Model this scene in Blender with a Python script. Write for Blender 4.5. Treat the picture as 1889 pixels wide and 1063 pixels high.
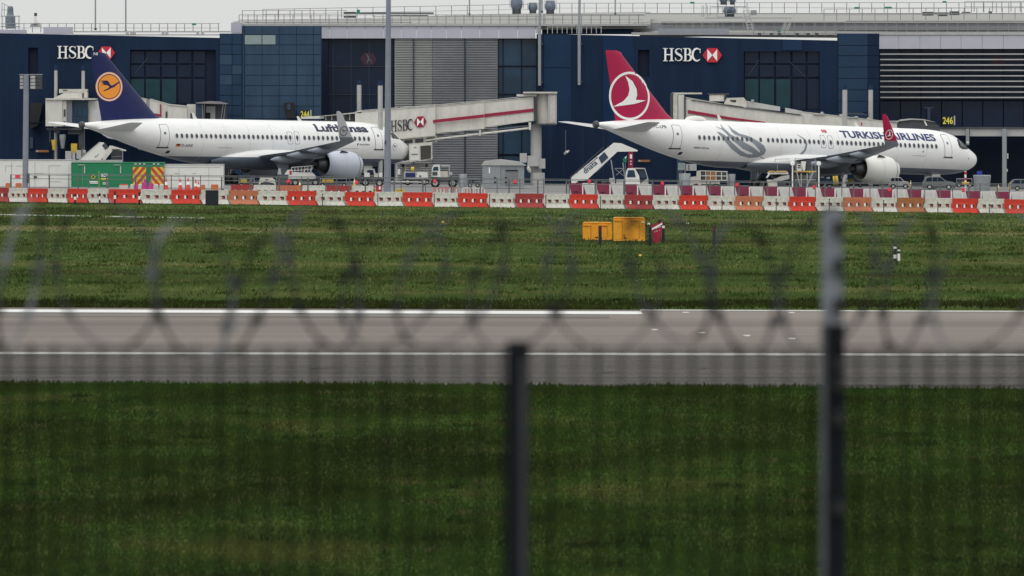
import bpy, bmesh, math, random
import numpy as np
from mathutils import Vector, Matrix
random.seed(7); np.random.seed(7)
R = math.radians
for o in list(bpy.data.objects): bpy.data.objects.remove(o)
SC = bpy.context.scene
COL = SC.collection

# ------------------------------------------------------------------ camera
F = 12600.0; H = 8.3; HY = 173.0; CX = 944.5      # lens in photo pixels, eye height, horizon row
cam = bpy.data.cameras.new('camera'); camo = bpy.data.objects.new('camera', cam); COL.objects.link(camo)
camo.location = (0, 0, H); camo.rotation_euler = (R(90), 0, 0)
cam.sensor_width = 36; cam.lens = F / 1889 * 36
cam.shift_y = -(531.5 - HY) / 1889
cam.clip_start = 0.5; cam.clip_end = 6000
cam.dof.use_dof = True; cam.dof.focus_distance = 600; cam.dof.aperture_fstop = 5.2
SC.camera = camo

# ------------------------------------------------------------------ world, sun, exposure
w = bpy.data.worlds.new('World'); SC.world = w; w.use_nodes = True
nt = w.node_tree; nt.nodes.clear()
wo = nt.nodes.new('ShaderNodeOutputWorld'); bg = nt.nodes.new('ShaderNodeBackground')
sky = nt.nodes.new('ShaderNodeTexSky'); sky.sky_type = 'NISHITA'; sky.sun_disc = False
sky.sun_elevation = R(48); sky.sun_rotation = R(200); sky.air_density = 1.0; sky.dust_density = 4.0
hs = nt.nodes.new('ShaderNodeHueSaturation'); hs.inputs['Saturation'].default_value = 0.25
# an even overcast deck, brighter overhead than at the horizon, laid over the clear sky
gtc = nt.nodes.new('ShaderNodeTexCoord'); gsp = nt.nodes.new('ShaderNodeSeparateXYZ'); gmr = nt.nodes.new('ShaderNodeMapRange')
gmr.inputs[1].default_value = 0; gmr.inputs[2].default_value = 1; gmr.inputs[3].default_value = 7.9; gmr.inputs[4].default_value = 14.5
gsc = nt.nodes.new('ShaderNodeVectorMath'); gsc.operation = 'SCALE'; gsc.inputs[0].default_value = (.985, 1.0, .985)
gmx = nt.nodes.new('ShaderNodeMix'); gmx.data_type = 'RGBA'; gmx.inputs[0].default_value = .88
L_ = nt.links.new
L_(gtc.outputs['Generated'], gsp.inputs[0]); L_(gsp.outputs[2], gmr.inputs[0]); L_(gmr.outputs[0], gsc.inputs['Scale'])
L_(sky.outputs[0], hs.inputs['Color']); L_(hs.outputs[0], gmx.inputs[6]); L_(gsc.outputs[0], gmx.inputs[7]); L_(gmx.outputs[2], bg.inputs[0]); L_(bg.outputs[0], wo.inputs[0])
bg.inputs[1].default_value = 0.10
sd = bpy.data.lights.new('sun', 'SUN'); sd.energy = 0.6; sd.angle = R(40); sd.color = (1, .985, .96)
so = bpy.data.objects.new('sun', sd); COL.objects.link(so)
sun_dir = Vector((math.cos(R(48)) * math.sin(R(200)), math.cos(R(48)) * math.cos(R(200)), math.sin(R(48))))
so.rotation_euler = sun_dir.to_track_quat('Z', 'Y').to_euler()
vs = SC.view_settings; vs.view_transform = 'Standard'; vs.look = 'None'; vs.gamma = 1; vs.use_curve_mapping = False
vs.exposure = 0.0

# ------------------------------------------------------------------ helpers
def P(px, py, Y): return Vector(((px - CX) / F * Y, Y, H - (py - HY) / F * Y))
def XX(px, Y): return (px - CX) / F * Y
def ZZ(py, Y): return H - (py - HY) / F * Y
def sst(t): t = max(0, min(1, t)); return t * t * (3 - 2 * t)
def gz(X, Y):
    if Y < 70: return 4.9 * (1 - sst((Y - 26) / 44))
    Xc = max(-90, min(90, X))
    return (-0.15 - 0.007 * Xc) * sst((Y - 280) / 210)

MATS = {}
def mat(name, col, rough=.6, metal=0, var=.12, scale=1.5, stretch=(1, 1, 1), spec=.4, fine=0, emit=0):
    if name in MATS: return MATS[name]
    m = bpy.data.materials.new(name); m.use_nodes = True; n = m.node_tree; b = n.nodes['Principled BSDF']
    b.inputs['Roughness'].default_value = rough; b.inputs['Metallic'].default_value = metal
    b.inputs['Specular IOR Level'].default_value = spec
    if var > 0:
        tc = n.nodes.new('ShaderNodeTexCoord'); mp = n.nodes.new('ShaderNodeMapping'); mp.inputs['Scale'].default_value = stretch
        no = n.nodes.new('ShaderNodeTexNoise'); no.inputs['Scale'].default_value = scale; no.inputs['Detail'].default_value = 6; no.inputs['Roughness'].default_value = .65
        cr = n.nodes.new('ShaderNodeValToRGB')
        cr.color_ramp.elements[0].position = .3; cr.color_ramp.elements[1].position = .7
        cr.color_ramp.elements[0].color = tuple(c * (1 - var) for c in col) + (1,)
        cr.color_ramp.elements[1].color = tuple(min(1, c * (1 + var)) for c in col) + (1,)
        n.links.new(tc.outputs['Object'], mp.inputs[0]); n.links.new(mp.outputs[0], no.inputs[0]); n.links.new(no.outputs[0], cr.inputs[0]); n.links.new(cr.outputs[0], b.inputs['Base Color'])
    else: b.inputs['Base Color'].default_value = tuple(col) + (1,)
    if emit: b.inputs['Emission Color'].default_value = tuple(col) + (1,); b.inputs['Emission Strength'].default_value = emit
    MATS[name] = m; return m

def tag(o, label=None, cat=None, group=None, kind=None):
    if label: o['label'] = label
    if cat: o['category'] = cat
    if group: o['group'] = group
    if kind: o['kind'] = kind
    return o
def empty(name, loc, label, cat, group=None, rz=0):
    o = bpy.data.objects.new(name, None); COL.objects.link(o); o.location = loc; o.rotation_euler = (0, 0, rz); o.empty_display_size = .3
    return tag(o, label, cat, group)

class MB:
    def __init__(s): s.v = []; s.f = []; s.m = []; s.cur = 0
    def add(s, vs, fs):
        b = len(s.v); s.v += [tuple(p) for p in vs]; s.f += [tuple(i + b for i in q) for q in fs]; s.m += [s.cur] * len(fs); return s
    def box(s, x0, x1, y0, y1, z0, z1):
        return s.add([(x0,y0,z0),(x1,y0,z0),(x1,y1,z0),(x0,y1,z0),(x0,y0,z1),(x1,y0,z1),(x1,y1,z1),(x0,y1,z1)],
                     [(0,1,5,4),(1,2,6,5),(2,3,7,6),(3,0,4,7),(4,5,6,7),(3,2,1,0)])
    def prism(s, pts, d):
        """pts: 3D polygon, d: extrusion vector"""
        n = len(pts); d = Vector(d); pts = [Vector(p) for p in pts]
        fs = [tuple(range(n)), tuple(range(2*n-1, n-1, -1))] + [(i, i+n, (i+1) % n + n, (i+1) % n) for i in range(n)]
        return s.add(pts + [p + d for p in pts], fs)
    def pb(s, x0, x1, y0, y1, Y, d=.3):          # a box given by its front face
        a = P(x0, y1, Y); c = P(x1, y0, Y); return s.box(a.x, c.x, Y, Y + d, a.z, c.z)
    def pp(s, pts, Y, d=.3): return s.prism([P(a, b, Y) for a, b in pts], (0, d, 0))
    def tube(s, a, b, r, n=8, r2=None):
        a = Vector(a); b = Vector(b); r2 = r if r2 is None else r2
        d = (b - a).normalized(); u = d.orthogonal().normalized(); v = d.cross(u)
        vs = [a + (u*math.cos(2*math.pi*i/n) + v*math.sin(2*math.pi*i/n))*r for i in range(n)] + [b + (u*math.cos(2*math.pi*i/n) + v*math.sin(2*math.pi*i/n))*r2 for i in range(n)]
        return s.add(vs, [(i, (i+1) % n, (i+1) % n + n, i+n) for i in range(n)] + [tuple(range(n-1, -1, -1)), tuple(range(n, 2*n))])
    def pt(s, x0, y0, x1, y1, Y, wpx=2, n=6): return s.tube(P(x0,y0,Y), P(x1,y1,Y), wpx/2/F*Y, n)
    def lathe(s, prof, org, axis, n=24):
        """prof: (along, radius)"""
        org = Vector(org); d = Vector(axis).normalized(); u = d.orthogonal().normalized(); v = d.cross(u); vs = []
        for (t, r) in prof: vs += [org + d*t + (u*math.cos(2*math.pi*i/n) + v*math.sin(2*math.pi*i/n))*max(r, 1e-4) for i in range(n)]
        fs = []
        for k in range(len(prof)-1): fs += [(k*n+i, k*n+(i+1) % n, (k+1)*n+(i+1) % n, (k+1)*n+i) for i in range(n)]
        return s.add(vs, fs)
    def build(s, name, mats, parent=None, smooth=False, kind=None, label=None, local=False, recalc=True):
        if not isinstance(mats, (list, tuple)): mats = [mats]
        me = bpy.data.meshes.new(name)
        off = Vector((0,0,0)) if (parent is None or local) else wloc(parent)
        me.from_pydata([tuple(Vector(p) - off) for p in s.v], [], s.f)
        for m in mats: me.materials.append(m)
        me.polygons.foreach_set('material_index', s.m)
        if recalc:
            bm = bmesh.new(); bm.from_mesh(me); bmesh.ops.recalc_face_normals(bm, faces=bm.faces); bm.to_mesh(me); bm.free()
        if smooth:
            me.polygons.foreach_set('use_smooth', [True]*len(me.polygons)); me.set_sharp_from_angle(angle=R(40))
        o = bpy.data.objects.new(name, me); COL.objects.link(o); o.parent = parent
        if kind: o['kind'] = kind
        if label: o['label'] = label
        return o
def wloc(o):
    v = Vector(o.location)
    while o.parent: o = o.parent; v += Vector(o.location)
    return v
CH = {}
def copy_tree(o, loc=None, parent=None):
    c = o.copy(); COL.objects.link(c); c.parent = parent
    for ch in o.children: copy_tree(ch, None, c)
    if loc is not None: c.location = loc
    return c

def text2d(body, bold=0.0, shear=0.0):
    cu = bpy.data.curves.new('t', 'FONT'); cu.body = body; cu.offset = bold; cu.shear = shear; cu.resolution_u = 3; cu.fill_mode = 'FRONT'
    o = bpy.data.objects.new('t', cu); COL.objects.link(o)
    dg = bpy.context.evaluated_depsgraph_get(); me = bpy.data.meshes.new_from_object(o.evaluated_get(dg))
    v = [(p.co.x, p.co.y) for p in me.vertices]; f = [tuple(p.vertices) for p in me.polygons]
    bpy.data.objects.remove(o); bpy.data.curves.remove(cu); bpy.data.meshes.remove(me)
    xs = [p[0] for p in v]; ys = [p[1] for p in v]
    x0, x1, y0, y1 = min(xs), max(xs), min(ys), max(ys)
    return [((a-x0)/(x1-x0), (b-y0)/(y1-y0)) for a, b in v], f
def ribbon2d(pts, ws):
    q = []; n = len(pts); L = []; Rr = []
    for i in range(n):
        a = Vector(pts[max(0, i-1)]); b = Vector(pts[min(n-1, i+1)]); d = (b-a).normalized(); nn = Vector((-d.y, d.x)); p = Vector(pts[i])
        L.append(p + nn*ws[i]/2); Rr.append(p - nn*ws[i]/2)
    for i in range(n-1): q.append([tuple(L[i]), tuple(L[i+1]), tuple(Rr[i+1]), tuple(Rr[i])])
    return q
def arc(cx, cy, rx, ry, a0, a1, n=14): return [(cx + rx*math.cos(R(a0+(a1-a0)*i/n)), cy + ry*math.sin(R(a0+(a1-a0)*i/n))) for i in range(n+1)]
def rect2(x0, x1, y0, y1): return [[(x0,y0),(x1,y0),(x1,y1),(x0,y1)]]
def hsbc_letters():
    Hh = rect2(.2,.36,.05,.95)+rect2(.74,.9,.05,.95)+rect2(.36,.74,.46,.54)
    for c in (.28, .82): Hh += rect2(c-.2,c+.2,0,.05)+rect2(c-.2,c+.2,.95,1)
    pts = [(.74,.72),(.70,.86),(.58,.95),(.42,.96),(.27,.88),(.22,.74),(.29,.62),(.45,.53),(.62,.45),(.74,.33),(.73,.17),(.60,.06),(.42,.03),(.27,.10),(.2,.27)]
    S = ribbon2d(pts, [.04,.05,.05,.07,.11,.14,.17,.18,.18,.15,.11,.07,.05,.05,.04]) + rect2(.70,.75,.70,.97) + rect2(.17,.21,.03,.3)
    B = rect2(.2,.37,.05,.95)+rect2(.08,.42,0,.05)+rect2(.08,.42,.95,1)
    a = arc(.5,.74,.2,.235,90,-90,10); B += ribbon2d([(.42,.975)]+a+[(.37,.505)], [.05]+[.05+.12*math.sin(math.pi*i/10) for i in range(11)]+[.05])
    a = arc(.52,.26,.25,.235,90,-90,10); B += ribbon2d([(.42,.495)]+a+[(.42,.025)], [.03]+[.05+.13*math.sin(math.pi*i/10) for i in range(11)]+[.05])
    a = arc(.55,.5,.38,.47,48,312,18); C = ribbon2d(a, [.05+.13*math.sin(math.pi*i/18) for i in range(19)]) + rect2(.8,.84,.62,.97)
    return [Hh, S, B, C]
def hsbc_sign(x0, x1, y0, y1, Y, hx0, hx1, hy0, hy1, wm, rm, ww, parent, depth=.12, slope=0):
    """letters and hexagon; slope = photo rows per photo column"""
    k = 0; ext = ((.08,1.02),(.17,.75),(.08,.80),(.17,.84)); gap = .10; tot = sum(b-a for a, b in ext)+3*gap; u0 = 0.0
    for (e0, e1), L in zip(ext, hsbc_letters()):
        mb = MB()
        for q in L:
            pts = []
            for (a, b) in q:
                px = x0 + (u0+a-e0)/tot*(x1-x0); py = y1 - b*(y1-y0) + slope*(px-x0); pts.append(P(px, py, Y - .002*(k % 7)))
            mb.prism(pts, (0, depth, 0)); k += 1
        mb.build('letter', wm, parent); u0 += e1-e0+gap
    mx = (hx0+hx1)/2; my = (hy0+hy1)/2; q = (hx1-hx0)/4
    def t(pts): return [(a, b + slope*(a-hx0)) for a, b in pts]
    MB().pp(t([(hx0,my),(hx0+q,hy0),(hx1-q,hy0),(hx1,my),(hx1-q,hy1),(hx0+q,hy1)]), Y, depth).build('hexagon', rm, parent)
    for tri in ([(hx0+q,hy0+2),(mx,my),(hx0+q,hy1-2)], [(hx1-q,hy0+2),(mx,my),(hx1-q,hy1-2)]): MB().pp(t(tri), Y-.05, .05).build('white_triangle', ww, parent)

def wall_holes(mb, x0, x1, y0, y1, holes, Y, d=.5):
    xs = sorted(set([x0, x1] + [h[0] for h in holes] + [h[1] for h in holes])); ys = sorted(set([y0, y1] + [h[2] for h in holes] + [h[3] for h in holes]))
    for j in range(len(ys)-1):
        run = None
        for i in range(len(xs)-1):
            cx = (xs[i]+xs[i+1])/2; cy = (ys[j]+ys[j+1])/2
            inside = any(h[0] < cx < h[1] and h[2] < cy < h[3] for h in holes)
            if not inside:
                run = [xs[i], xs[i+1]] if run is None else [run[0], xs[i+1]]
            if (inside or i == len(xs)-2) and run is not None: mb.pb(run[0], run[1], ys[j], ys[j+1], Y, d); run = None
# ordinal words
ORD = ['first','second','third','fourth','fifth','sixth','seventh','eighth','ninth','tenth','eleventh','twelfth','thirteenth','fourteenth','fifteenth','sixteenth','seventeenth','eighteenth','nineteenth','twentieth']
TENS = {20:'twenty', 30:'thirty', 40:'forty', 50:'fifty', 60:'sixty'}
def ordw(i):
    if i < 20: return ORD[i]
    n = i + 1; t = n//10*10; u = n % 10
    return (TENS[t][:-1] + 'ieth') if u == 0 else TENS[t] + '-' + ORD[u-1]

# ------------------------------------------------------------------ materials
M_white = mat('white_paint', (.72,.71,.68), .35, var=.05, scale=.8)
M_cream = mat('cream_panel', (.60,.585,.54), .5, var=.13, scale=1.6, stretch=(1.2,1,.35))
M_dirtyw = mat('dirty_white', (.52,.50,.45), .6, var=.16, scale=2.5)
M_grey = mat('galvanised', (.30,.32,.34), .45, .4, var=.12, scale=4)
M_lgrey = mat('light_grey_metal', (.42,.42,.42), .5, .1, var=.1, scale=1)
M_dgrey = mat('dark_grey', (.06,.065,.075), .6, var=.2, scale=3)
M_black = mat('black_rubber', (.012,.013,.016), .7, var=.1)
M_navy = mat('navy_cladding', (.0105,.0235,.054), .7, var=.20, scale=.9, stretch=(1,1,.12), spec=.10)
M_navyd = mat('navy_recess', (.005,.012,.034), .55, var=.1, scale=.4, spec=.2)
M_slate = mat('slate_cladding', (.037,.066,.110), .7, var=.18, scale=.8, stretch=(1,1,.2), spec=.12)
M_slate2 = mat('slate_cladding_dark', (.022,.045,.088), .7, var=.12, scale=.3, spec=.12)
M_pale = mat('pale_cladding', (.24,.30,.30), .6, var=.08, spec=.3)
M_fascia = mat('fascia_panel', (.46,.46,.53), .5, var=.05, scale=.5)
M_glass = mat('dark_glass', (.004,.013,.036), .3, var=.25, scale=.35, spec=.3)
M_glassb = mat('blue_glass', (.018,.048,.088), .15, var=.35, scale=.25, spec=.4)
M_glassg = mat('green_glass', (.010,.042,.058), .3, var=.2, scale=.5, spec=.3)
M_mull = mat('mullion', (.035,.055,.09), .5, .2, var=.05)
M_louv = mat('louvre_slat', (.40,.41,.40), .5, .2, var=.08, scale=.6)
M_louvd = mat('louvre_slat_dark', (.31,.32,.345), .5, .2, var=.25, scale=.12)
M_red = mat('crimson', (.30,.012,.045), .4, var=.05)
M_hred = mat('sign_red', (.52,.02,.045), .5, var=0)
M_signw = mat('sign_white', (.85,.85,.83), .5, var=0)
M_ink = mat('dark_ink', (.02,.02,.03), .5, var=0)
M_yel = mat('sign_yellow', (.75,.68,.08), .5, var=0)
M_orange = mat('cabinet_yellow', (.80,.345,.02), .6, var=.13, scale=4)
M_pink = mat('lamp_red', (.85,.05,.09), .4, var=0)
M_cone = mat('cone_red', (.65,.06,.05), .5, var=.1)
M_mag = mat('magenta_cover', (.48,.03,.22), .6, var=.2, scale=5)
M_green = mat('cabin_green', (.010,.20,.085), .45, var=.08, scale=1)
M_blue = mat('tail_blue', (.006,.012,.085), .3, var=.04); MATS['fin_blue'] = M_blue; M_blue.name = 'fin_blue'
M_fcr = mat('fin_crimson', (.40,.006,.062), .3, var=.04)
M_or = mat('emblem_orange', (.85,.30,.03), .4, var=0)
M_peach = mat('emblem_ring', (.85,.50,.35), .4, var=0)
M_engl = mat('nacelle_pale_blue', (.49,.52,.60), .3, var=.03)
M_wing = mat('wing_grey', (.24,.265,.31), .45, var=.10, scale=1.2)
M_steel = mat('engine_metal', (.10,.10,.11), .45, .7, var=.2, scale=4)
M_tul = mat('tulip_grey', (.24,.26,.29), .45, var=.05)
M_tire = M_black
M_ylw = mat('equipment_yellow', (.62,.42,.05), .5, var=.12, scale=4)

# ------------------------------------------------------------------ ground
def band_mat(name, cols, scale, stretch, rough=.9, fine=None, lo=.32, hi=.68, detail=9):
    m = bpy.data.materials.new(name); m.use_nodes = True; n = m.node_tree; b = n.nodes['Principled BSDF']; b.inputs['Roughness'].default_value = rough; b.inputs['Specular IOR Level'].default_value = .03
    tc = n.nodes.new('ShaderNodeTexCoord'); mp = n.nodes.new('ShaderNodeMapping'); mp.inputs['Scale'].default_value = stretch
    no = n.nodes.new('ShaderNodeTexNoise'); no.inputs['Scale'].default_value = scale; no.inputs['Detail'].default_value = detail; no.inputs['Roughness'].default_value = .6
    cr = n.nodes.new('ShaderNodeValToRGB'); e = cr.color_ramp.elements
    for i, c in enumerate(cols):
        pos = lo + (hi-lo)*i/(len(cols)-1)
        if i < 2: e[i].position = pos; e[i].color = c + (1,)
        else: q = e.new(pos); q.color = c + (1,)
    n.links.new(tc.outputs['Object'], mp.inputs[0]); n.links.new(mp.outputs[0], no.inputs[0]); n.links.new(no.outputs[0], cr.inputs[0])
    last = cr.outputs[0]
    if fine:
        sc, st, amt = fine
        mp2 = n.nodes.new('ShaderNodeMapping'); mp2.inputs['Scale'].default_value = st
        n2 = n.nodes.new('ShaderNodeTexNoise'); n2.inputs['Scale'].default_value = sc; n2.inputs['Detail'].default_value = 5; n2.inputs['Roughness'].default_value = .7
        mr = n.nodes.new('ShaderNodeMapRange'); mr.inputs[1].default_value = .3; mr.inputs[2].default_value = .7; mr.inputs[3].default_value = 1-amt; mr.inputs[4].default_value = 1+amt
        mx = n.nodes.new('ShaderNodeVectorMath'); mx.operation = 'SCALE'
        n.links.new(tc.outputs['Object'], mp2.inputs[0]); n.links.new(mp2.outputs[0], n2.inputs[0]); n.links.new(n2.outputs[0], mr.inputs[0]); n.links.new(last, mx.inputs[0]); n.links.new(mr.outputs[0], mx.inputs['Scale']); last = mx.outputs[0]
    n.links.new(last, b.inputs['Base Color']); MATS[name] = m; return m
G1 = (.070,.084,.030); G2 = (.118,.140,.048); G3 = (.195,.19,.088); G4 = (.080,.124,.038)
M_grass = band_mat('grass_turf', [(.052,.062,.024), G1, G4, G2, G3], .05, (.26, .75, 1), 1.0, (.8, (1, .35, 1), .32), .33, .67)
M_grassn = band_mat('grass_turf_near', [(.036,.056,.011), (.054,.082,.014), (.056,.112,.019), (.115,.135,.034)], .13, (.9, .42, 1), 1.0, (1.2, (1, .4, 1), .22), .36, .66, 5)
M_fringe = band_mat('grass_fringe', [(.016,.020,.006), (.030,.036,.010), (.045,.065,.015)], .5, (.4, .8, 1), 1.0, (3, (1, .6, 1), .4))
M_run = band_mat('runway_asphalt', [(.138,.121,.110), (.192,.168,.152), (.242,.212,.190)], .06, (.12, 1.6, 1), .9, (.8, (.05, 2.2, 1), .13))
M_rund = band_mat('runway_shoulder_asphalt', [(.095,.092,.088), (.175,.162,.153), (.22,.20,.187)], .10, (.08, 2.6, 1), .9, (.9, (.03, 3.2, 1), .34))
M_apron = band_mat('apron_concrete', [(.17,.17,.17), (.22,.22,.22), (.26,.26,.255)], .08, (.3, 1, 1), .9, (.6, (.3, 1, 1), .12))
M_line = mat('runway_paint', (.64,.64,.62), .8, var=.16, scale=.6, stretch=(.3,1,1))

def sheet(name, fn, xs, ys, m, dz, kind='structure'):
    """fn(u,v)->(X,Y) on a grid; sits dz above the ground"""
    vs = []; fs = []
    for v in ys:
        for u in xs:
            X, Y = fn(u, v); vs.append((X, Y, gz(X, Y) + dz))
    n = len(xs)
    for j in range(len(ys)-1):
        for i in range(n-1): fs.append((j*n+i, j*n+i+1, (j+1)*n+i+1, (j+1)*n+i))
    mb = MB(); mb.add(vs, fs); o = mb.build(name, m, smooth=False, recalc=False); o['kind'] = kind; return o
gx = [-1800,-600,-200,-90,-60,-45,-30,-20,-10,0,10,20,30,45,60,90,200,600,1800]
gy = [-400,-50,10,26] + [26+4*i for i in range(1,12)] + [100,140,190,230,262] + [280+14*i for i in range(16)] + [520,560,640,720,900,1500,3500]
M_gbase = M_grass
sheet('ground', lambda u, v: (u, v), gx, gy, M_grass, 0)
near = sheet('grass_verge', lambda u, v: (u, v - .14*u*(v > 150)), [-60,-30,-15,0,15,30,60], [70,100,130,160,194.5], M_grassn, .006)
def ed_n(X): return 193.6 - .15*max(-60, min(60, X))
def ed_f(X): return 262.4 - .12*max(-60, min(60, X))
lx = [-60,-40,-30,-20,-10,0,10,20,30,40,60]
def lerp(a, b, t): return a + (b-a)*t
ed2 = lambda X: 217.2 - .04*X - (.0009*max(0, X-4)**2)
sheet('runway', lambda u, v: (u, lerp(ed_n(u), ed_f(u), v)), lx, [0, .25, .5, .75, 1], M_run, .012)
sheet('runway_shoulder', lambda u, v: (u, lerp(ed_n(u), ed2(u), v)), lx, [0, .5, 1], M_rund, .020)
sheet('runway_groove_strip', lambda u, v: (u, lerp(252.2-.11*u, 256.2-.11*u, v)), [-60,-30,0,3.6], [0, 1], M_rund, .020)
ln = sheet('runway_edge_line', lambda u, v: (u, lerp(256.6-.11*u, 260.0-.11*u, v)), [-60,-30,-19,-10,0,4.9], [0, 1], M_line, .028)
sheet('runway_inner_line', lambda u, v: (u, ed2(u) + lerp(-.9, .9, v)), lx, [0, 1], M_line, .028)
sheet('runway_edge_band', lambda u, v: (u, lerp(ed_f(u)-.9, ed_f(u), v)), [4.9, 10, 20, 30, 40, 60], [0, 1], M_line, .026)
bar_Y = lambda px: 516 - 21*px/1889.0
def barY(X):
    px = CX + X/505*F; return bar_Y(max(-500, min(2400, px)))
sheet('apron', lambda u, v: (u, lerp(barY(u)-.6, 1200, v)), gx, [0,.01,.02,.04,.06,.1,.14,.18,.22,.3,1], M_apron, .03)
sheet('taxiway_strip', lambda u, v: (u, lerp(461.5 - 0.55*(u+36), 464.5 - .55*(u+36), v)), [-75,-50,-36,-28,-20.5], [0,1], mat('pale_concrete', (.42,.41,.37), .9), .03)

# grass blades
def blades(name, n, xf, yf, h0, h1, w0, w1, m, keep=None):
    u = np.random.rand(n); v = np.random.rand(n)
    Y = yf(u); X = xf(v, Y)
    if keep is not None: k = keep(X, Y); X = X[k]; Y = Y[k]
    n = len(X)
    Z = np.array([gz(a, b) for a, b in zip(X, Y)])
    clump = (np.sin(X*1.7+Y*.23)+np.sin(X*.61-Y*.37)+np.random.rand(n)*1.5)/3.5
    h = (h0 + (h1-h0)*np.random.rand(n)**2)*(0.75+.5*clump); wd = w0 + (w1-w0)*np.random.rand(n)
    a = np.random.rand(n)*math.pi; dx = np.cos(a)*wd; dy = np.sin(a)*wd*.5; lx_ = (np.random.rand(n)-.45)*h*1.1
    V = np.empty((n, 3, 3), np.float32)
    V[:,0,0] = X-dx; V[:,0,1] = Y-dy; V[:,0,2] = Z-.01; V[:,1,0] = X+dx; V[:,1,1] = Y+dy; V[:,1,2] = Z-.01; V[:,2,0] = X+lx_; V[:,2,1] = Y; V[:,2,2] = Z+h
    me = bpy.data.meshes.new(name); me.vertices.add(n*3); me.vertices.foreach_set('co', V.ravel())
    me.loops.add(n*3); me.loops.foreach_set('vertex_index', np.arange(n*3, dtype=np.int32)); me.polygons.add(n); me.polygons.foreach_set('loop_start', np.arange(0, n*3, 3, dtype=np.int32))
    me.materials.append(m); me.update(); me.validate()
    o = bpy.data.objects.new(name, me); COL.objects.link(o); return o
g = blades('grass', 330000, lambda v, Y: (v*2-1)*Y*.085, lambda u: 262 + 250*u**1.5, .05, .17, .03, .09, M_grass,
           keep=lambda X, Y: (Y > 262.9-.12*X) & (Y < 514-.27*(X+38)*.9))
tag(g, 'rough green grass growing between the runway and the barriers', 'grass', kind='stuff')
g = blades('grass', 26000, lambda v, Y: (v*2-1)*24, lambda u: 262.3 + 9*u**1.3, .12, .30, .03, .09, M_fringe, keep=lambda X, Y: (Y > 262.5-.12*X))
tag(g, 'dark ragged grass fringe along the far edge of the runway', 'grass', kind='stuff')
g = blades('grass', 260000, lambda v, Y: (v*2-1)*Y*.09, lambda u: 105 + 92*u, .05, .16, .012, .04, M_grassn, keep=lambda X, Y: (Y < 193.3-.15*X))
tag(g, 'dark green grass seen through the mesh fence before the runway', 'grass', kind='stuff')

g = blades('grass', 16000, lambda v, Y: (v*2-1)*20, lambda u: 188 + 7.2*u**.5, .05, .20, .02, .06, M_grassn, keep=lambda X, Y: Y < 193.9-.15*X+.45*np.sin(X*1.9)*np.sin(X*.7)+.3*np.random.rand(len(X)))
tag(g, 'ragged dark grass creeping over the near edge of the runway', 'grass', kind='stuff')

def clumps(name, nc, per, xr, yr, rad, h0, h1, w0, w1, m, label, keep):
    cx = np.random.rand(nc); cy = yr[0] + (yr[1]-yr[0])*np.random.rand(nc)**1.2; cx = (cx*2-1)*cy*xr
    sz = rad*(.3+np.random.rand(nc)**2*1.6); idx = np.repeat(np.arange(nc), per)
    PX = cx[idx] + np.random.randn(nc*per)*sz[idx]*.9; PY = cy[idx] + np.random.randn(nc*per)*sz[idx]*1.6
    st = np.random.get_state()
    o = blades(name, nc*per, lambda v, Y: PX, lambda u: PY, h0, h1, w0, w1, m, keep=keep); tag(o, label, 'grass', kind='stuff')
M_dry = band_mat('dry_grass', [(.10,.10,.035), (.16,.15,.06), (.22,.20,.09)], .5, (.4, .8, 1), 1.0, (3, (1, .6, 1), .3))
M_deep = band_mat('deep_grass', [(.022,.034,.010), (.036,.060,.014), (.05,.085,.02)], .5, (.4, .8, 1), 1.0, (3, (1, .6, 1), .3))
kf = lambda X, Y: (Y > 263.5-.12*X) & (Y < 505-.27*(X+38)*.9)
kn = lambda X, Y: (Y < 192.5-.15*X) & (Y > 108)
clumps('grass', 420, 60, .085, (266, 490), .9, .10, .26, .03, .10, M_deep, 'dark taller grass clumps scattered over the far field', kf)
clumps('grass', 300, 50, .085, (266, 500), 1.2, .08, .22, .03, .08, M_dry, 'dry straw-coloured grass clumps scattered over the far field', kf)
clumps('grass', 200, 90, .09, (110, 192), .7, .06, .20, .012, .05, M_deep, 'dark grass clumps scattered before the runway', kn)
clumps('grass', 150, 70, .09, (110, 192), .6, .05, .16, .012, .04, M_dry, 'dry grass clumps scattered before the runway', kn)

# ------------------------------------------------------------------ terminal building
tb = empty('terminal_building', (0, 640, -.2), 'long dark blue airport terminal with louvres, glazing and railed roof behind both aircraft', 'building')
GB = 345
YA = 640; YD = 646; YG = 646
mb = MB(); wall_holes(mb, -120, 405, 74, GB, [(52,70,88,150),(240,398,92,192)], YA, .6); mb.pp([(-120,59),(405,70),(405,74),(-120,74)], YA, .6); mb.build('wall', M_navy, tb)
mb = MB(); wall_holes(mb, 1000, 1545, 78, GB, [(1177,1198,92,142),(1372,1512,95,203)], YA, .6); mb.pp([(1000,62.5),(1545,75),(1545,78),(1000,78)], YA, .6); mb.build('wall', M_navy, tb)
MB().pb(51,71,87,151,YA+.6,.3).build('recess_back', M_navyd, tb); MB().pb(1176,1199,91,143,YA+.6,.3).build('recess_back', M_navyd, tb)
for (c0, rows) in ((240, 0), (1373, 1)):
    base = (1374 if rows else 241)
    for i, (a, b) in enumerate([(0,25),(28,54),(58,84),(88,112),(116,137)]):
        for (r0, r1, up) in ((95,117,1),(120,142,1),(146,202 if rows else 191,0)):
            mm = M_glassg if (not up and i < 3) else M_glass
            MB().pb(base+a, base+b, r0, r1, YA+.42, .05).build('window_pane', mm, tb)
    MB().pb(base-2, base+(139 if rows else 158), 91, 204, YA+.62, .2).build('window_back', M_navyd, tb)
mb = MB()
mb.pt(1380,140,1400,112,YA+.38,1.5); mb.pt(1455,112,1485,142,YA+.38,1.5); mb.pt(250,135,272,108,YA+.38,1.5); mb.build('brace', M_mull, tb)
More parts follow.
